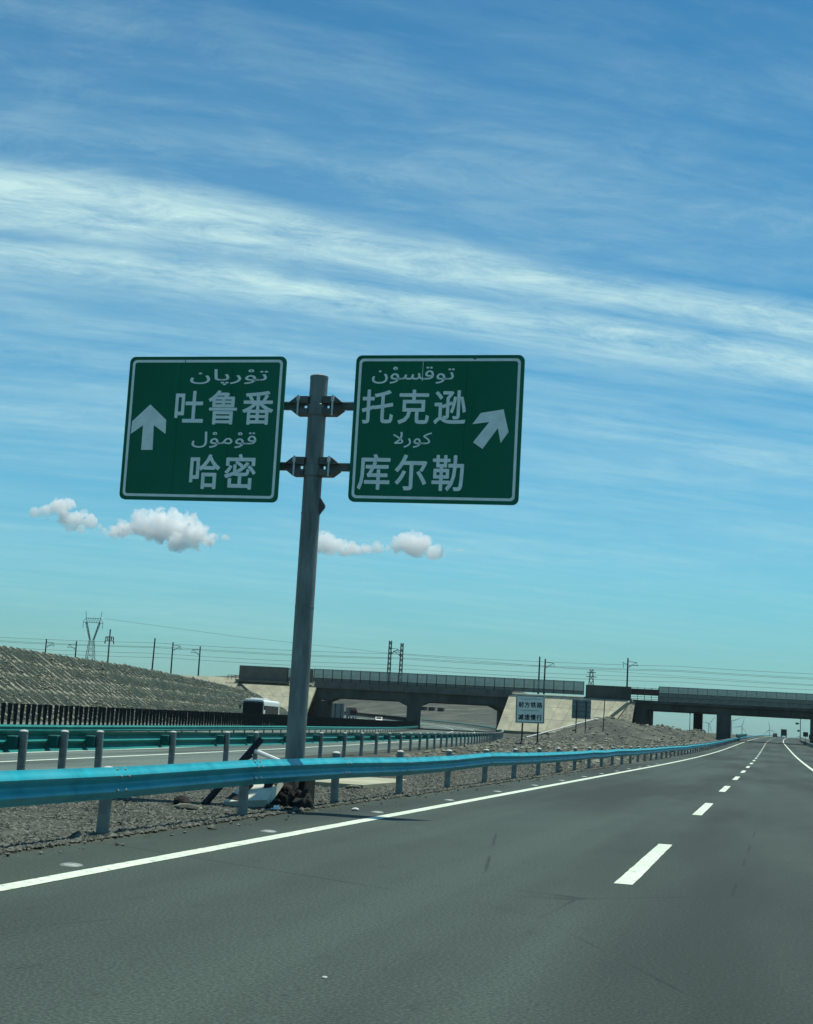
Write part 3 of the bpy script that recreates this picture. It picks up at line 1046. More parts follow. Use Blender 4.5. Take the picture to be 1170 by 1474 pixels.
t = thing('utility_pole', 'slim utility pole with insulator crossarm right of the power pylon', 'pole', (-118.3, 260, 2.5))
MB().tube((0, 0, 0), (0, 0, 13.0), .18, .13, 8).build('shaft', 'pole_grey', t)
for z, w in ((11.6, .75), (10.9, .85)):
    MB().box((0, 0, z), (2 * w, .12, .12)).build('crossarm', 'dark_steel', t)
for x, z in ((-.75, 11.6), (.75, 11.6), (-.85, 10.9), (.85, 10.9), (-.35, 11.6), (.35, 11.6)):
    MB().lathe([(.02, -.55), (.12, -.5), (.09, -.3), (.13, -.1), (.05, 0)], (x, 0, z - .04), 8).build('insulator', 'dark_steel', t)

wires = [(16.75, 333), (15.65, 333), (14.35, 333.4), (16.2, 340), (13.7, 341)]
for k, (z, yy) in enumerate(wires):
    lab = ['topmost', 'second highest', 'fourth highest', 'third highest', 'lowest'][k]
    b = MB(); pts = []
    for i in range(0, 71):
        X = -260 + i * 6
        s = (i % 10) / 10
        pts.append((X, yy, z - 0.35 * 4 * s * (1 - s)))
    b.path(pts, 0.032, 4)
    tag(b.build('overhead_wire', 'wire'), lab + ' of the overhead wires strung above the railway bridges', 'wire', 'railway overhead wires')

# power pylons
def pylon(label, x, y, z0, H, w):
    t = thing('power_pylon', label, 'pylon', (x, y, z0), R(8))
    hb = H * .60
    lattice(MB(), 0, 0, 0, hb, w * .5, w * .17, .11, 7).build('tower_body', 'pole_grey', t)
    b = MB()
    for s in (-1, 1):
        for yy in (-.4, .4):
            b.tube((s * w * .1, yy, hb), (s * w * .52, yy, H * .86), .11, n=4)
            b.tube((s * w * .18, yy, hb), (s * w * .60, yy, H * .84), .10, n=4)
            for q in range(5):
                a0 = q / 5; a1 = (q + 1) / 5
                b.tube((s * w * (.1 + .42 * a0), yy, hb + (H * .86 - hb) * a0), (s * w * (.18 + .42 * a1), yy, hb + (H * .84 - hb) * a1), .07, n=4)
        b.tube((s * w * .55, 0, H * .85), (s * w * .66, 0, H), .12, n=4)
    b.build('fork', 'pole_grey', t)
    b = MB()
    for yy in (-.4, .4):
        b.tube((-w * .82, yy, H * .84), (w * .82, yy, H * .84), .10, n=4)
        b.tube((-w * .6, yy, H * .90), (w * .6, yy, H * .90), .10, n=4)
    for q in range(12):
        xa = -w * .6 + w * 1.2 * q / 12
        b.tube((xa, -.4, H * (.84 if q % 2 else .90)), (xa + w * .1, -.4, H * (.90 if q % 2 else .84)), .07, n=4)
    for s in (-1, 1):
        b.tube((s * w * .82, 0, H * .84), (s * w * .6, 0, H * .90), .09, n=4)
        b.tube((s * w * .8, 0, H * .84), (s * w * .8, 0, H * .76), .12, n=5)
    b.build('crossarm', 'pole_grey', t)
    return t


pylon('tall forked lattice power pylon rising behind the ribbed embankment', -328, 700, 12, 36, 6.2)
t = thing('power_pylon', 'tiny distant lattice pylon above the solid wall between the bridges', 'pylon', (-104, 900, 12))
lattice(MB(), 0, 0, 0, 27, 2.3, .8, .16, 8).build('tower_body', 'pole_grey', t)
MB().box((0, 0, 25), (5.2, .5, .4)).box((0, 0, 22.5), (6, .5, .4)).build('crossarm', 'pole_grey', t)
b = MB(); pts = [(-322, 700, 44.5), (-250, 690, 38), (-170, 690, 33), (-90, 690, 30), (0, 690, 28), (120, 690, 27)]
b.path(pts, .05, 4)
tag(b.build('power_line', 'wire'), 'thin power line running right from the tall forked pylon', 'wire')

# ------------------------------------------------------------------ lettering helper
def text_data(s, offset):
    cu = bpy.data.curves.new('lettering', 'FONT')
    cu.body = s; cu.offset = offset; cu.resolution_u = 3
    ob = bpy.data.objects.new('lettering', cu); C.objects.link(ob)
    dg = bpy.context.evaluated_depsgraph_get()
    me = bpy.data.meshes.new_from_object(ob.evaluated_get(dg))
    bpy.data.objects.remove(ob)
    vs = [v.co.copy() for v in me.vertices]; fs = [tuple(p.vertices) for p in me.polygons]
    bpy.data.meshes.remove(me)
    return vs, fs


def lettering(s, x0, x1, z0, z1, y, material, parent, bold=0.02, name='lettering', spread=1.0):
    offset = 0.0
    """fit a string into the rectangle x0..x1, z0..z1 of a plate facing -y"""
    cells = [text_data(ch, offset) for ch in s] if spread != 0 else [text_data(s, offset)]
    if spread != 0:
        n = len(s); w = (x1 - x0) / (n - 1 + 0.86)
        zs = [v.y for vs, _ in cells for v in vs]; a, b_ = min(zs), max(zs)
        for i, (vs, fs) in enumerate(cells):
            cx0 = x0 + i * w; m = MB()
            xa = min(v.x for v in vs); xb = max(v.x for v in vs)
            sc = w * 0.92
            for q in range(9 if bold else 1):
                ox = bold * math.cos(q * math.pi / 4) if q else 0.0
                oz = bold * math.sin(q * math.pi / 4) if q else 0.0
                m.add([(cx0 + (v.x + ox) * sc - .03 * sc, y - .0001 * q, z0 + (v.y + oz - a) / (b_ - a) * (z1 - z0)) for v in vs], fs)
            link(name, m.mesh(name, material), parent)
    else:
        vs, fs = cells[0]; m = MB()
        xa = min(v.x for v in vs); xb = max(v.x for v in vs); za = min(v.y for v in vs); zb = max(v.y for v in vs)
        for q in range(9 if bold else 1):
            ox = bold * math.cos(q * math.pi / 4) if q else 0.0
            oz = bold * math.sin(q * math.pi / 4) if q else 0.0
            m.add([(x0 + (v.x + ox - xa) / (xb - xa) * (x1 - x0), y - .0001 * q, z0 + (v.y + oz - za) / (zb - za) * (z1 - z0)) for v in vs], fs)
        link(name, m.mesh(name, material), parent)


def rrect(w, h, r, n=5, cx=0, cz=0):
    pts = []
    for k, (sx, sz) in enumerate(((1, -1), (1, 1), (-1, 1), (-1, -1))):
        for i in range(n + 1):
            a = R(-90 + 90 * k + 90 * i / n)
            pts.append((cx + sx * (w / 2 - r) + r * math.cos(a), cz + sz * (h / 2 - r) + r * math.sin(a)))
    return pts


def ring(outer, inner, y):
    n = len(outer)
    b = MB()
    b.add([(x, y, z) for x, z in outer] + [(x, y, z) for x, z in inner], [(i, (i + 1) % n, n + (i + 1) % n, n + i) for i in range(n)])
    return b


# ------------------------------------------------------------------ the big direction sign
PX, PYY = -7.52, 24.0
sg = thing('direction_sign', 'two green destination panels on one tall grey pole behind the blue guardrail', 'road sign', (PX, PYY, 0))
b = MB().lathe([(.158, -.3), (.158, 2.0), (.150, 7.04), (.150, 7.05)], n=24)
b.build('pole', 'galvanised', sg, smooth=True)
MB().lathe([(.154, 7.03), (.154, 7.075), (.10, 7.10), (.001, 7.105)], n=24).build('pole_cap', 'galvanised', sg, smooth=True)
for i, z in enumerate((1.55, 3.2, 4.75)):
    MB().lathe([(.1585, z - .012), (.161, z), (.1585, z + .012)], n=24).build('weld_seam', 'galvanised', sg, smooth=True)
MB().prism([(.14, 4.72), (.24, 4.86), (.24, 4.90), (.14, 5.04)], -.03, .03).build('cable_lug', 'bracket_steel', sg)
for z in (6.56, 5.53):
    for s in (-1, 1):
        x1 = s * 1.15
        b = MB().box((s * .69, -.02, z), (.92, .10, .115))
        b.build('arm', 'bracket_steel', sg)
        MB().box((s * .69, -.02, z + .063), (.92, .102, .014)).build('arm_highlight', 'bright_steel', sg)  # bright strip: the arm's sunlit top line put in as colour
        up = [(s * .13, .035), (s * .40, .035), (s * .46, .05), (s * .33, .155), (s * .13, .155)]
        lo = [(s * .13, -.05), (s * .46, -.055), (s * .33, -.155), (s * .13, -.155)]
        for pl in (up, lo):
            MB().prism([(x, z + q) for x, q in (pl if s > 0 else pl[::-1])], -.13, .10).build('bracket', 'bracket_steel', sg)
        MB().lathe([(.0, -.17), (.017, -.17), (.017, .17), (.0, .17)], (s * .30, -.14, z), 8).build('bolt', 'bright_steel', sg)
        MB().box((s * .30, -.145, z + .10), (.055, .03, .075), bev=.008).build('nut', 'bright_steel', sg)
    MB().lathe([(.163, z - .16), (.172, z - .15), (.172, z + .02), (.163, z + .03)], n=20).build('collar', 'galvanised', sg, smooth=True)


def big_panel(x0, x1, z0, z1, label):
    p = thing('panel', label, 'x')
    for k in ('category',): del p[k]
    bpy.data.objects.remove(p)
    cx, cz = (x0 + x1) / 2 - PX, (z0 + z1) / 2
    w, h = x1 - x0, z1 - z0
    m = MB().prism(rrect(w, h, .10, 6), -.02, .02)
    m.v = [(x, yy, z) for x, yy, z in m.v]
    ob = m.build('panel', 'sign_green', sg, M=Matrix.Translation((cx, -.24, cz)))
    ob['label'] = label
    ring(rrect(w - .115, h - .115, .075, 6), rrect(w - .205, h - .205, .045, 6), -.0235).build('border', 'sign_white', ob)
    for zz in (6.56, 5.53):
        MB().box((0, .075, zz - cz), (w - .3, .09, .09)).build('back_rail', 'bracket_steel', ob)
    for u in (.335, .668):
        MB().box((-w / 2 + u * w, -.0206, 0), (.006, .0016, h - .22)).build('seam', 'seam_green', ob)
    for u in (.10, .30, .50, .70, .90):
        for zz in (6.56, 5.53):
            MB().lathe([(0, .004), (.008, .003), (.011, 0)], n=8).build('rivet', 'bracket_steel', ob, M=Matrix.Translation((-w / 2 + u * w, -.021, zz - cz)) @ Matrix.Rotation(R(90), 4, 'X'))
    def U(u): return -w / 2 + u * w
    def V(v): return h / 2 - v * h
    return ob, U, V


def outline(pts, y, parent, material='sign_white', name='arrow'):
    b = MB(); b.add([(x, y, z) for x, z in pts], [tuple(range(len(pts)))])
    me = b.mesh(name, material)
    bm = bmesh.new(); bm.from_mesh(me); bmesh.ops.triangulate(bm, faces=bm.faces[:], ngon_method='EAR_CLIP'); bm.to_mesh(me); bm.free()
    return link(name, me, parent)


ob, U, V = big_panel(-10.84, -8.03, 4.89, 7.36, 'left green panel with a straight-ahead arrow')
LY = -.0245
lettering('\uFEE5\uFE8E\uFB58\uFEAD\uFBD8\uFE97', U(.40), U(.89), V(.20), V(.09), LY, 'sign_white', ob, .006, spread=0)
lettering('吐鲁番', U(.31), U(.935), V(.47), V(.24), LY, 'sign_white', ob, .0155)
lettering('\uFEDD\uFBD8\uFEE3\uFBD8\uFED7', U(.44), U(.845), V(.635), V(.525), LY, 'sign_white', ob, .006, spread=0)
lettering('哈密', U(.435), U(.855), V(.915), V(.68), LY, 'sign_white', ob, .0155)
aw = [(.155, .337), (.265, .445), (.268, .543), (.188, .482), (.192, .655), (.118, .655), (.118, .484), (.042, .546), (.046, .455)]
outline([(U(u), V(v)) for u, v in aw], LY, ob)
MB().box((U(.36), -.0232, V(.03)), (.012, .001, .06)).build('scratch', 'bracket_steel', ob)

ob, U, V = big_panel(-6.82, -4.01, 4.93, 7.375, 'right green panel with a bear-right arrow')
lettering('\uFEE5\uFBD8\uFEB4\uFED7\uFEEE\uFE97', U(.103), U(.594), V(.195), V(.08), LY, 'sign_white', ob, .006, spread=0)
lettering('托克逊', U(.054), U(.67), V(.468), V(.24), LY, 'sign_white', ob, .0155)
lettering('\uFEFB\uFEAD\uFEEE\uFEDB', U(.25), U(.48), V(.63), V(.525), LY, 'sign_white', ob, .006, spread=0)
lettering('库尔勒', U(.053), U(.682), V(.915), V(.68), LY, 'sign_white', ob, .0155)
pz = [(845, 442), (888, 383), (1006, 363), (1031, 482), (990, 540), (976, 462), (897, 572), (848, 538), (932, 430)]
outline([(U((x - (228 - 38 * (yy - 78) / 780)) / 888), V((yy - 75) / 785)) for x, yy in pz], LY, ob)
MB().box((U(.405), -.0232, V(.11)), (.008, .001, .34)).build('crack', 'sign_white', ob)
MB().box((U(.71), -.0236, V(.025)), (.05, .001, .025)).build('scratch', 'bracket_steel', ob)

# ------------------------------------------------------------------ small warning sign and other signs in the gore
gz_ = ground(-21.6, 140)
ws = thing('warning_sign', 'white plate with black Chinese lettering on two posts in the gore', 'road sign', (-21.6, 140, gz_))
for x in (-.72, .72):
    MB().tube((x, .06, -.3), (x, .06, 4.4 - gz_), .075, n=10).build('post', 'dark_steel', ws, smooth=True)
    MB().lathe([(.26, -.1), (.22, .06), (.08, .22)], (x, .06, 0), 10).build('footing', 'dark_steel', ws)
W_, H_ = 2.68, 2.55; zc_ = 3.33 - gz_
pl = MB().prism(rrect(W_, H_, .06, 3), -.02, .02).build('plate', 'plate_white', ws, M=Matrix.Translation((-.05, -.05, zc_)) @ Matrix.Rotation(R(-1), 4, 'Y'))
ring(rrect(W_ - .10, H_ - .10, .05, 3), rrect(W_ - .22, H_ - .22, .04, 3), -.024).build('border', 'dark_steel', pl)
lettering('前方铁路', -1.08, 1.10, .16, .64, -.026, 'black_paint', pl, .03)
lettering('减速慢行', -1.08, 1.10, -.98, -.48, -.026, 'black_paint', pl, .03)
for zz, xa, xb in ((.93, -.86, .92), (-.12, -.95, .85)):
    b = MB(); pts = []
    rnd = random.Random(int(zz * 100))
    x = xa
    while x < xb:
        pts.append((x, -.03, zz + rnd.uniform(-.05, .05))); x += .07
    b.path(pts, .012, 4)
    b.build('script_line', 'black_paint', pl)

g2 = ground(-24.6, 203)
bs_ = thing('sign_board', 'grey back of a sign board on two dark posts upon the dirt mound', 'road sign', (-24.6, 203, g2))
for x in (-.62, .62):
    MB().tube((x, -.1, -.4), (x, -.1, 5.6 - g2), .065, n=8).build('post', 'dark_steel', bs_)
MB().prism(rrect(2.5, 2.5, .08, 3), .0, .04).build('plate', 'rail_grey', bs_, M=Matrix.Translation((0, 0, 4.55 - g2)))
for zz in (-.9, -.3, .3, .9):
    MB().box((0, -.03, 4.55 - g2 + zz), (2.3, .05, .07)).build('stiffener', 'bracket_steel', bs_)
g3 = ground(-21.9, 205)
t = thing('marker_pole', 'thin dark pole standing right of the grey sign board', 'pole', (-21.9, 205, g3))
MB().tube((0, 0, -.3), (.12, 0, 6.0 - g3), .07, .06, 8).build('shaft', 'dark_steel', t)
MB().box((.02, 0, .1), (.3, .3, .25), bev=.03).build('base', 'dark_steel', t)
g3 = ground(-15.5, 300)
t = thing('marker_pole', 'short thin pole on the mound right of the bridge abutment', 'pole', (-15.5, 300, g3))
MB().tube((0, 0, -.3), (0, 0, 3.6), .07, .05, 8).build('shaft', 'dark_steel', t)
MB().box((0, 0, 3.5), (.25, .08, .3), bev=.02).build('plate', 'dark_steel', t)
# long rods lying across the mound
t = thing('fallen_pole', 'long pole lying diagonally up the dirt mound behind the warning sign', 'pole', (-30.5, 195, ground(-30.5, 195) + .2))
MB().tube((0, 0, 0), (6.5, 18, 2.9), .10, n=8).tube((6.5, 18, 2.9), (7.0, 18.4, 2.9), .16, n=8).build('shaft', 'post_cap', t)

# sign back beyond the left opening
t = thing('sign_board', 'pale sign board on two posts seen through the left bridge opening', 'road sign', (-114.0, 400, 0.8))
MB().prism(rrect(3.3, 4.1, .05, 2), 0, .06).build('plate', 'rail_grey', t, M=Matrix.Translation((0, 0, 2.9)))
for x in (-.8, .8):
    MB().tube((x, -.1, -1), (x, -.1, 4.9), .10, n=8).build('post', 'dark_steel', t)

# things along the far right
t = thing('camera_pole', 'slim pole with small boxes beyond the bridge at right', 'pole', (6.9 + co(450), 450, hm(450)))
MB().tube((0, 0, 0), (0, 0, 8.0), .13, .08, 8).build('shaft', 'dark_steel', t)
MB().box((-.5, 0, 3.0), (.6, .3, .5)).box((-.25, 0, 3.0), (.5, .1, .1)).build('box', 'dark_steel', t)
MB().box((-.9, 0, 5.0), (.9, .3, .5)).box((-.5, 0, 5.0), (.9, .1, .1)).build('camera_head', 'dark_steel', t)
for x, z, lab in ((9.0, 2.1, 'small dark square sign right of the slim pole beyond the bridge'), (10.6, 1.5, 'low dark sign half hidden by the right bridge pier')):
    t = thing('small_sign', lab, 'road sign', (x, 452, hm(450)), 0)
    MB().prism(rrect(1.4, 1.3, .1, 2), 0, .05).build('plate', 'dark_steel', t, M=Matrix.Translation((0, 0, z)))
    MB().tube((0, .1, -.5), (0, .1, z + .5), .06, n=6).build('post', 'dark_steel', t)

# black boxes put in for three small dark marks on the far slope
for k, (x, lab) in enumerate(((-135.5, 'leftmost'), (-132.3, 'middle'), (-128.6, 'rightmost'))):
    q = 480.0
    while q < 1000 and ground(x / 600 * q, q) < 1.4 + (7.05 - 1.4) / 600 * q:
        q += 3.0
    X = x / 600 * q
    t = thing('dark_box', lab + ' of three dark boxes on the far slope seen through the right opening', 'container', (X, q, ground(X, q) - .2), 0, 'dark boxes on the far slope')
    sc_ = q / 600
    MB().box((0, 0, .7 * sc_), (2.1 * sc_, 4.0, 1.3 * sc_), bev=.06).build('body', 'black_paint', t)
    MB().box((0, 0, 1.4 * sc_), (2.2 * sc_, 4.1, .12), bev=.02).build('lid', 'dark_steel', t)

# ------------------------------------------------------------------ vehicles
def wheel(parent, x, y, r=.5, w=.28):
    b = MB()
    b.lathe([(.0, -w / 2), (r * .55, -w / 2), (r * .6, -w / 2 - .01), (r * .96, -w / 2), (r, -w * .35), (r, w * .35), (r * .96, w / 2), (r * .6, w / 2 + .01), (.0, w / 2)], n=16)
    M = Matrix.Translation((x, y, r)) @ Matrix.Rotation(R(90), 4, 'Y')
    o_ = b.build('wheel', 'tyre', parent, M=M)
    MB().lathe([(0, w / 2 + .012), (r * .5, w / 2 + .012), (r * .55, w / 2)], n=12).lathe([(0, -w / 2 - .012), (r * .5, -w / 2 - .012), (r * .55, -w / 2)], n=12).build('rim', 'bright_steel', o_)
    return o_


def bus(label, x, y, z, rz):
    t = thing('coach', label, 'bus', (x, y, z), rz)
    L, W, Hh = 10.8, 2.5, 3.35
    b = MB()
    prof = rrect(W, Hh - .35, .28, 5, 0, (Hh - .35) / 2 + .35)
    b.prism(prof, .12, L)
    b.build('body', 'white_paint', t, smooth=True)
    MB().prism(rrect(W - .12, 2.75, .22, 4, 0, 1.78), -.02, .2).build('front_mask', 'bus_front', t, smooth=True)
    MB().prism(rrect(W - .3, 1.55, .16, 4, 0, 2.2), -.05, .1).build('windscreen', 'glass_dark', t)
    MB().box((0, -.04, .52), (W - .1, .25, .34), bev=.06).build('bumper', 'bus_front', t)
    for s in (-1, 1):
        MB().box((s * .92, -.05, .92), (.36, .12, .2), bev=.05).build('headlight', 'lamp_glass', t)
        mo = MB().tube((s * 1.1, .0, 2.9), (s * 1.42, -.25, 2.75), .03, n=6).build('mirror_arm', 'bus_front', t)
        MB().box((s * 1.45, -.27, 2.45), (.2, .12, .5), bev=.04).build('mirror', 'bus_front', mo)
        for i in range(6):
            MB().box((s * (W / 2 + .004), 1.9 + 1.5 * i, 2.25), (.03, 1.38, .95), bev=.01).build('side_window', 'glass_dark', t)
        for yy in (2.4, 7.6):
            wheel(t, s * (W / 2 - .16), yy)
    MB().box((0, 3.6, Hh + .10), (1.7, 2.6, .26), bev=.09).build('air_conditioner', 'white_paint', t, smooth=True)
    MB().box((0, 7.8, Hh + .06), (1.0, 1.0, .16), bev=.05).build('roof_hatch', 'white_paint', t)
    MB().box((0, .28, Hh - .06), (2.0, .3, .24), bev=.07).build('front_visor', 'white_paint', t)
    return t


yb = 170
bus('white-roofed coach with dark front approaching behind the black slats', R2(yb) - 28.4, yb, hl(yb), math.atan(.095 + .0003 * yb))


def truck(label, x, y, z, rz, front_to_us, c_cab, c_box):
    t = thing('truck', label, 'truck', (x, y, z), rz)
    s = 1
    if front_to_us:
        MB().box((0, .95, 1.75), (2.4, 1.9, 2.3), bev=.15).build('cab', c_cab, t, smooth=True)
        MB().box((0, 0, 2.2), (2.1, .1, .95), bev=.04).build('windscreen', 'glass_dark', t)
        MB().box((0, -.04, .72), (2.4, .2, .5), bev=.06).build('bumper', 'bright_steel', t)
        MB().box((0, .9, 3.1), (2.1, 1.4, .5), bev=.2).build('roof_fairing', c_cab, t)
        for q in (-1, 1):
            MB().box((q * .95, -.1, .8), (.32, .1, .2), bev=.03).build('headlight', 'lamp_glass', t)
            MB().box((q * 1.38, .1, 2.1), (.16, .1, .6), bev=.03).build('mirror', 'black_paint', t)
        MB().box((0, 6.5, 2.35), (2.45, 8.6, 2.7), bev=.04).build('cargo_box', c_box, t)
        yl = (1.2, 7.5, 9.0)
    else:
        MB().box((0, 4.5, 2.3), (2.45, 9.0, 2.6), bev=.05).build('cargo_box', c_box, t)
        MB().box((0, 10.2, 1.9), (2.4, 1.9, 2.5), bev=.12).build('cab', c_cab, t)
        MB().box((0, 10.0, 3.4), (2.3, 1.6, .6), bev=.15).build('roof_fairing', c_cab, t)
        MB().box((0, -.02, .72), (2.3, .1, .22), bev=.02).build('rear_bumper', 'bright_steel', t)
        for q in (-1, 1):
            MB().box((q * .85, -.06, .95), (.4, .06, .16)).build('tail_light', 'truck_red', t)
        MB().box((0, -.06, .95), (.5, .04, .3)).build('number_plate', 'lamp_glass', t)
        yl = (1.2, 2.6, 10.0)
    for q in (-1, 1):
        for yy in yl:
            wheel(t, q * 1.05, yy, .5, .3)
    MB().box((0, 5.5, .85), (.9, 9.5, .25)).build('chassis', 'black_paint', t)
    return t


def sedan(label, x, y, z, rz, c, cat='car', h=1.5):
    t = thing('car', label, cat, (x, y, z), rz)
    side = [(-2.2, .35), (2.2, .35), (2.25, .8), (1.9, .95), (1.1, 1.0), (.4, h), (-1.3, h), (-1.9, 1.0), (-2.25, .9)]
    b = MB()
    M = Matrix.Rotation(R(90), 4, 'Z')
    b.prism(side, -.88, .88, M)
    b.build('body', c, t)
    for yy, zz, ry in ((-.72, 1.26, R(-36)), (1.62, 1.24, R(35))):
        pass
    MB().add([(-.72, .44, h - .06), (.72, .44, h - .06), (.78, 1.06, 1.06), (-.78, 1.06, 1.06)], [(0, 1, 2, 3)]).build('windscreen', 'glass_dark', t, M=Matrix.Translation((0, .02, .02)))
    MB().add([(-.72, -1.36, h - .05), (.72, -1.36, h - .05), (.78, -1.86, 1.06), (-.78, -1.86, 1.06)], [(0, 1, 2, 3)]).build('rear_window', 'glass_dark', t, M=Matrix.Translation((0, -.02, .02)))
    for q in (-1, 1):
        MB().box((q * .885, -.35, 1.22), (.02, 1.6, .34)).build('side_window', 'glass_dark', t)
        for yy in (-1.35, 1.4):
            wheel(t, q * .78, yy, .33, .2)
        MB().box((q * .65, -2.24, .78), (.34, .06, .14)).build('tail_light', 'truck_red', t)
        MB().box((q * .65, 2.25, .72), (.34, .06, .14)).build('headlight', 'lamp_glass', t)
    return t


def slope2(y): return math.atan(.095 + .0003 * y + (2 * .00052 * (y - 330) if y > 330 else 0))


truck('dark truck coming towards us seen through the left bridge opening', R2(498) - 27.5, 498, hl(498), slope2(498), True, 'truck_red', 'pole_grey')
sedan('small white car coming towards us seen through the left bridge opening', R2(405) - 28, 405, hl(405), slope2(405) + math.pi, 'white_paint', h=1.6)
truck('dark truck driving away far ahead in the right lane of the main carriageway', 0.45 + co(700), 700, hm(700), -.02, False, 'truck_red', 'black_paint')
sedan('dark car driving away left of the far truck on the main carriageway', -3.3 + co(700), 640, hm(640), -.02, 'black_paint', h=1.7)

# ------------------------------------------------------------------ wind turbines
def turbine(label, x, y, z, H, rot, yaw):
    t = thing('wind_turbine', label, 'wind turbine', (x, y, z), yaw, 'distant wind turbines')
    MB().tube((0, 0, 0), (0, 0, H), 2.4, 1.3, 10).build('tower', 'turbine', t)
    n_ = MB().box((0, 1.5, H + 1.2), (3.4, 9, 3.4), bev=.6).build('nacelle', 'turbine', t)
    MB().lathe([(0, -3), (1.2, -2.4), (1.9, -.5), (1.9, .6)], n=10).build('hub', 'turbine', n_, M=Matrix.Translation((0, -4, H + 1.2)) @ Matrix.Rotation(R(-90), 4, 'X'))
    for k in range(3):
        b = MB(); Lb = H * .62
        prof = [(-.9, 0), (.9, 0), (1.9, Lb * .2), (1.2, Lb * .6), (.25, Lb), (-.25, Lb), (-.5, Lb * .6), (-1.0, Lb * .2)]
        b.prism(prof, -.3, .3)
        b.build('blade', 'turbine', t, M=Matrix.Translation((0, -4.6, H + 1.2)) @ Matrix.Rotation(rot + k * 2 * math.pi / 3, 4, 'Y'))


turbine('wind turbine just right of the bridge pier, largest of the distant turbines', -128, 5000, 0, 66, R(70), .3)
turbine('second wind turbine right of the bridge pier, slightly lower', -99, 5200, 0, 52, R(20), -.4)
turbine('faint wind turbine near the middle of the gap under the girder bridge', -12, 5600, 0, 50, R(-10), .2)
turbine('faint wind turbine seen left of the square bridge pier', -215, 5400, 0, 58, R(40), .5)
turbine('faint wind turbine above the far trucks under the girder bridge', 38, 6200, 0, 44, R(100), -.2)

# ------------------------------------------------------------------ studs, debris, stones
stud = MB()
n = 10; vs = []; prof = [(1.0, 0), (.85, .6), (.5, .95), (0.001, 1.0)]
stud.lathe([(r_ * .105, z * .02) for r_, z in prof], n=16)
sm = stud.mesh('dome', 'post_steel', True)
sf = MB().box((0, -.06, .010), (.10, .04, .010), bev=.004).mesh('reflector', 'lamp_glass')
for k in range(14):
    Y = 12.73 + 5.42 * k
    t = thing('road_stud', 'flat metal road stud on the shoulder, number %d from the camera' % (k + 1), 'road stud', (-5.98 + (.02 if k % 2 else 0), Y, hm(Y) + .002), random.uniform(-.3, .3), 'studs beside the left edge line')
    lab = ['nearest', 'second nearest', 'third nearest', 'fourth nearest', 'fifth nearest', 'sixth nearest', 'seventh nearest', 'eighth nearest', 'ninth nearest', 'tenth nearest', 'eleventh nearest', 'twelfth nearest', 'thirteenth nearest', 'farthest']
    t['label'] = lab[k] + ' flat metal road stud beside the left edge line'
    link('dome', sm, t); link('reflector', sf, t)


def stone(label, x, y, r, sq, material, z=None):
    bm = bmesh.new(); bmesh.ops.create_icosphere(bm, subdivisions=3, radius=1)
    sd = random.uniform(0, 99)
    for v in bm.verts:
        k = 1 + .28 * mnoise.noise(v.co * 1.3 + Vector((sd, 0, 0))) + .1 * mnoise.noise(v.co * 4 + Vector((0, sd, 0)))
        v.co = Vector((v.co.x * r * k, v.co.y * r * k * .8, v.co.z * r * k * sq))
    me = bpy.data.meshes.new('stone'); bm.to_mesh(me); bm.free(); me.shade_smooth(); me.materials.append(MATS[material])
    o_ = link('stone', me); o_.location = (x, y, ground(x, y) + r * sq * .5 if z is None else z)
    return tag(o_, label, 'stone')


stone('dark rounded stone lying on the gravel left of the debris', -8.62, 22.0, .13, .75, 'rubber_debris')
stone('pale flat stone lying in front of the dark rounded stone', -8.10, 20.95, .20, .30, 'rubble')
stone('small pale stone on the gravel near the left edge', -8.05, 15.6, .05, .5, 'rubble')
stone('pale stone on the gravel close under the rail joint', -8.4, 31.0, .16, .4, 'rubble')

stone('tiny white pebble lying on the asphalt in the near lane', -2.35, 8.3, .018, .35, 'post_cap', .005)
stone('small pale stone on the asphalt shoulder beside the edge of the gravel', -6.35, 23.6, .06, .5, 'post_cap', .02)

# pale concrete slab on the ground behind the rail
t = MB()
poly = [(-9.6, 31.2), (-8.2, 31.0), (-8.05, 33.2), (-8.5, 36.2), (-9.7, 35.8)]
n = len(poly)
t.add([(x, y_, ground(x, y_) + .10) for x, y_ in poly] + [(x, y_, ground(x, y_) - .05) for x, y_ in poly],
      [tuple(range(n)), tuple(range(2 * n - 1, n - 1, -1))] + [(i, (i + 1) % n, n + (i + 1) % n, n + i) for i in range(n)])
tag(t.build('concrete_slab', 'cream_concrete'), 'pale concrete slab lying flat on the gravel right of the sign pole', 'slab')

# toppled barricade
bx, by = -8.0, 22.9
bar = thing('toppled_barricade', 'toppled barricade of pale panels and black legs against the guardrail', 'barricade', (bx, by, 0))
MB().tube((-.42, -.5, .0), (.10, .45, 1.02), .055, n=10).build('leg', 'black_paint', bar, smooth=True)
MB().tube((-.30, -.35, .42), (.16, -.1, .78), .03, n=8).build('leg', 'black_paint', bar, smooth=True)
MB().tube((.02, .3, .86), (.46, .42, .70), .035, n=8).build('crossbar', 'white_paint', bar, smooth=True)
MB().tube((-.26, -.4, .36), (.05, -.3, .56), .022, n=8).build('crossbar', 'white_paint', bar, smooth=True)
pan = MB().prism([(-.36, .02), (.36, .0), (.40, .62), (.30, .80), (-.12, .76), (-.26, .4)], -.06, .06)
pan = pan.build('panel', 'cream_panel', bar, M=Matrix.Translation((.24, -.45, .05)) @ Matrix.Rotation(R(-60), 4, 'X') @ Matrix.Rotation(R(-8), 4, 'Z'))
for q in ([(-.34, .10), (-.29, .26), (-.06, .12), (-.08, .01)], [(.02, .77), (.14, .78), (.39, .52), (.385, .38)]):
    MB().prism(q, -.066, -.061).build('stripe', 'black_paint', pan)
MB().box((.48, -.02, .22), (.14, .35, .40), bev=.03).build('end_block', 'black_paint', bar)

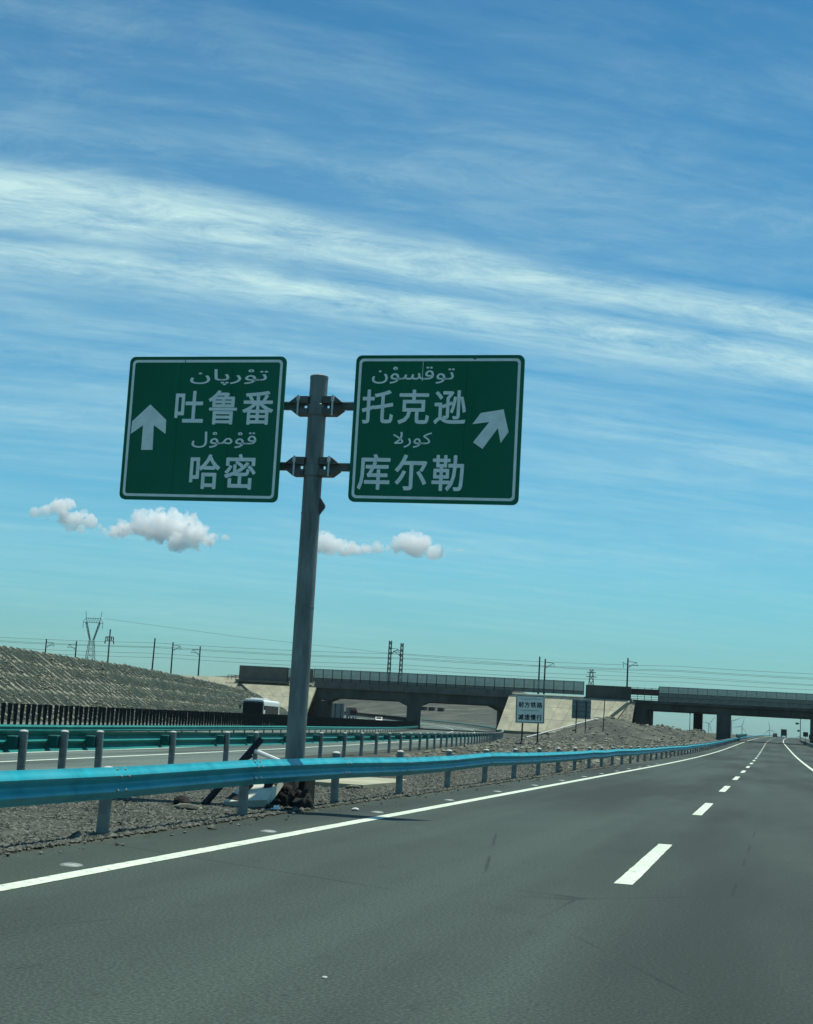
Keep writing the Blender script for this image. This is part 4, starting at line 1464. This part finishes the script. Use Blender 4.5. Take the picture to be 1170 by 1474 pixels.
# torn tyre and rags heaped at the pole foot
rnd = random.Random(11)


def scrap(label, cx, cy, n, mat_, seed, name='tyre_scrap', arc=1.6, r=.34, w=.2):
    """a torn curl of tyre tread"""
    rn = random.Random(seed); b = MB(); rows_ = []
    for i in range(n + 1):
        a = -arc / 2 + arc * i / n
        rr = r * (1 + .12 * rn.uniform(-1, 1))
        ww = w * (1 + .3 * rn.uniform(-1, 1))
        rows_.append([(rr * math.cos(a), -ww / 2, rr * math.sin(a)), (rr * .97 * math.cos(a), ww / 2, rr * .97 * math.sin(a)),
                      (rr * .87 * math.cos(a), ww / 2, rr * .87 * math.sin(a)), (rr * .87 * math.cos(a), -ww / 2, rr * .87 * math.sin(a))])
    vs = [p for q in rows_ for p in q]; fs = []
    for i in range(n):
        for j in range(4):
            fs.append((i * 4 + j, i * 4 + (j + 1) % 4, (i + 1) * 4 + (j + 1) % 4, (i + 1) * 4 + j))
    fs += [(3, 2, 1, 0), (n * 4, n * 4 + 1, n * 4 + 2, n * 4 + 3)]
    b.add(vs, fs)
    o_ = b.build(name, mat_, None, M=Matrix.Translation((cx, cy, .02)) @ Matrix.Rotation(rn.uniform(0, 6), 4, 'Z') @ Matrix.Rotation(R(90) + rn.uniform(-.5, .5), 4, 'Y'))
    zmin = min((o_.matrix_local @ v.co).z for v in o_.data.vertices)
    o_.location.z -= zmin
    return tag(o_, label, 'tyre scrap')


scrap('torn black tyre curl leaning at the foot of the sign pole, left side', -7.52, 22.6, 14, 'rubber_debris', 4, arc=2.6)
scrap('torn black tyre strip in front of the sign pole by the asphalt edge', -7.18, 22.4, 12, 'rubber_debris', 9, arc=1.8, r=.42)
base = thing('pole_footing', 'dark plinth around the foot of the tall sign pole', 'footing', (PX, PYY, 0))
MB().box((0, -.05, .22), (.62, .62, .5), bev=.06).build('plinth', 'rubber_debris', base)
for q in (-1, 1):
    for p in (-1, 1):
        MB().lathe([(.035, 0), (.035, .09), (.0, .1)], (q * .24, -.05 + p * .24, .47), 6).build('anchor_bolt', 'bracket_steel', base)


def rag(label, cx, cy, sx, sy, h, mat_, seed):
    bm = bmesh.new(); bmesh.ops.create_icosphere(bm, subdivisions=4, radius=1)
    for v in bm.verts:
        k = 1 + .42 * mnoise.noise(v.co * 1.6 + Vector((seed, 0, 0))) + .22 * mnoise.noise(v.co * 4.5 + Vector((0, seed, 0)))
        v.co = Vector((v.co.x * sx * k, v.co.y * sy * k, max(-.1, v.co.z * k) * h))
    me = bpy.data.meshes.new('rag'); bm.to_mesh(me); bm.free(); me.shade_smooth(); me.materials.append(MATS[mat_])
    o_ = link('bag', me); o_.location = (cx, cy, .03)
    return tag(o_, label, 'bag')


rag('crumpled black bag heaped at the foot of the sign pole', -7.50, 23.35, .30, .26, .52, 'rubber_debris', 3.0)
rag('small crumpled dark bag lying by the rail post at the asphalt edge', -7.12, 23.3, .16, .16, .22, 'rubber_debris', 8.0)
rag('crumpled grey paper scrap on the gravel before the black bag', -7.20, 22.2, .06, .05, .05, 'sign_white', 5.0)

# ------------------------------------------------------------------ cumulus clouds
m = bpy.data.materials.new('cloud'); m.use_nodes = True
t = NT(m.node_tree); t.n.clear()
out_ = t.new('ShaderNodeOutputMaterial'); pv = t.new('ShaderNodeVolumePrincipled')
pv.inputs['Color'].default_value = (1, 1, 1, 1); pv.inputs['Anisotropy'].default_value = 0.0
pv.inputs['Density'].default_value = 0.013
t.l.new(pv.outputs[0], out_.inputs['Volume'])
MATS['cloud'] = m


def cloud(label, lumps, seed):
    """lumps: (x, z, radius) in metres at 12 km; billowed hull filled with scattering droplets"""
    rn = random.Random(seed)
    bm = bmesh.new()
    for (x, z, r) in lumps:
        for k in range(3):
            a = rn.uniform(0, 6.28)
            c = Vector((x + math.cos(a) * r * .45 * (k > 0), 12000 + rn.uniform(-.5, .5) * r, z + abs(math.sin(a)) * r * .30 * (k > 0)))
            q = r * (1.0 if k == 0 else rn.uniform(.55, .8))
            bmesh.ops.create_icosphere(bm, subdivisions=3, radius=1, matrix=Matrix.Translation(c) @ Matrix.Diagonal((q * 1.15, q, q * .85, 1)))
    me = bpy.data.meshes.new('cloud'); bm.to_mesh(me); bm.free()
    ob_ = bpy.data.objects.new('cloud', me); C.objects.link(ob_)
    rm = ob_.modifiers.new('r', 'REMESH'); rm.mode = 'VOXEL'; rm.voxel_size = 6.5
    dg = bpy.context.evaluated_depsgraph_get()
    m2 = bpy.data.meshes.new_from_object(ob_.evaluated_get(dg))
    ob_.modifiers.clear()
    big = max(r for _, _, r in lumps)
    zb = min(z for x, z, r in lumps) - big * .25
    bm = bmesh.new(); bm.from_mesh(m2); bm.normal_update()
    sv = Vector((seed * 31, 0, 0))
    for v in bm.verts:
        p = v.co
        k = 0
        warp = Vector((mnoise.noise(p / 60 + sv), 0, mnoise.noise(p / 60 - sv))) * 25
        for s_, amp in ((1 / 120, .42), (1 / 55, .26), (1 / 26, .13), (1 / 13, .065)):
            k += amp * (2.2 * abs(mnoise.noise((p + warp) * s_ + sv)) - .45)
        low = sstep(zb + 60, zb - 10, p.z)
        q = p + v.normal * k * big * (1 - .5 * low)
        if q.z < zb:
            q.z = zb + (q.z - zb) * .35
        v.co = q
    bm.to_mesh(m2); bm.free()
    m2.shade_smooth()
    ob_.data = m2
    m2.materials.clear(); m2.materials.append(MATS['cloud'])
    return tag(ob_, label, 'cloud', 'small cumulus clouds')


cloud('ragged cumulus cloud at far left with a pointed top', [(-6050, 1680, 75), (-5960, 1700, 60), (-6160, 1660, 55), (-5850, 1590, 75), (-5960, 1590, 70), (-5740, 1560, 60), (-5880, 1530, 50), (-6230, 1640, 20), (-6140, 1580, 16), (-5690, 1510, 22), (-5640, 1520, 16), (-5800, 1490, 24), (-6060, 1740, 35)], 1.0)
cloud('wide heaped cumulus cloud below the left green panel', [(-5500, 1490, 60), (-5390, 1500, 75), (-5250, 1540, 105), (-5120, 1560, 115), (-5000, 1540, 115), (-4870, 1520, 105), (-4760, 1480, 90), (-4660, 1450, 60), (-5050, 1470, 90), (-4880, 1430, 80), (-4790, 1390, 55), (-5580, 1478, 28), (-5620, 1470, 16), (-4620, 1440, 26), (-4560, 1455, 16), (-5150, 1650, 45), (-4820, 1590, 40), (-4720, 1350, 26)], 2.0)
cloud('low cumulus cloud just right of the sign pole', [(-3680, 1425, 85), (-3560, 1420, 85), (-3460, 1405, 70), (-3360, 1390, 50), (-3270, 1400, 50), (-3180, 1405, 48), (-3600, 1385, 60), (-3620, 1490, 40), (-3310, 1360, 26), (-3140, 1400, 22)], 3.0)
cloud('round-topped cumulus cloud right of the low one by the pole', [(-3070, 1410, 35), (-2990, 1440, 70), (-2900, 1450, 90), (-2800, 1435, 85), (-2720, 1395, 60), (-2860, 1400, 75), (-2650, 1370, 35), (-2940, 1510, 42), (-2850, 1520, 40), (-2620, 1355, 20), (-3085, 1425, 24)], 4.0)
cloud('tiny cloud puff at the right of the round-topped cloud', [(-2495, 1408, 18), (-2465, 1405, 16)], 5.0)
cloud('tiny cloud puff right of the wide heaped cloud', [(-4500, 1452, 26), (-4465, 1448, 20)], 6.0)

# ------------------------------------------------------------------ haze over the plain
m = bpy.data.materials.new('haze'); m.use_nodes = True
t = NT(m.node_tree); t.n.clear()
out_ = t.new('ShaderNodeOutputMaterial'); pv = t.new('ShaderNodeVolumePrincipled')
pv.inputs['Color'].default_value = (0.72, 0.92, 1.0, 1)
pv.inputs['Density'].default_value = 0.00004
t.l.new(pv.outputs[0], out_.inputs['Volume'])
MATS['haze'] = m
MB().box((-3400, 4650, 63), (16200, 9500, 130)).build('haze', 'haze', kind='stuff')
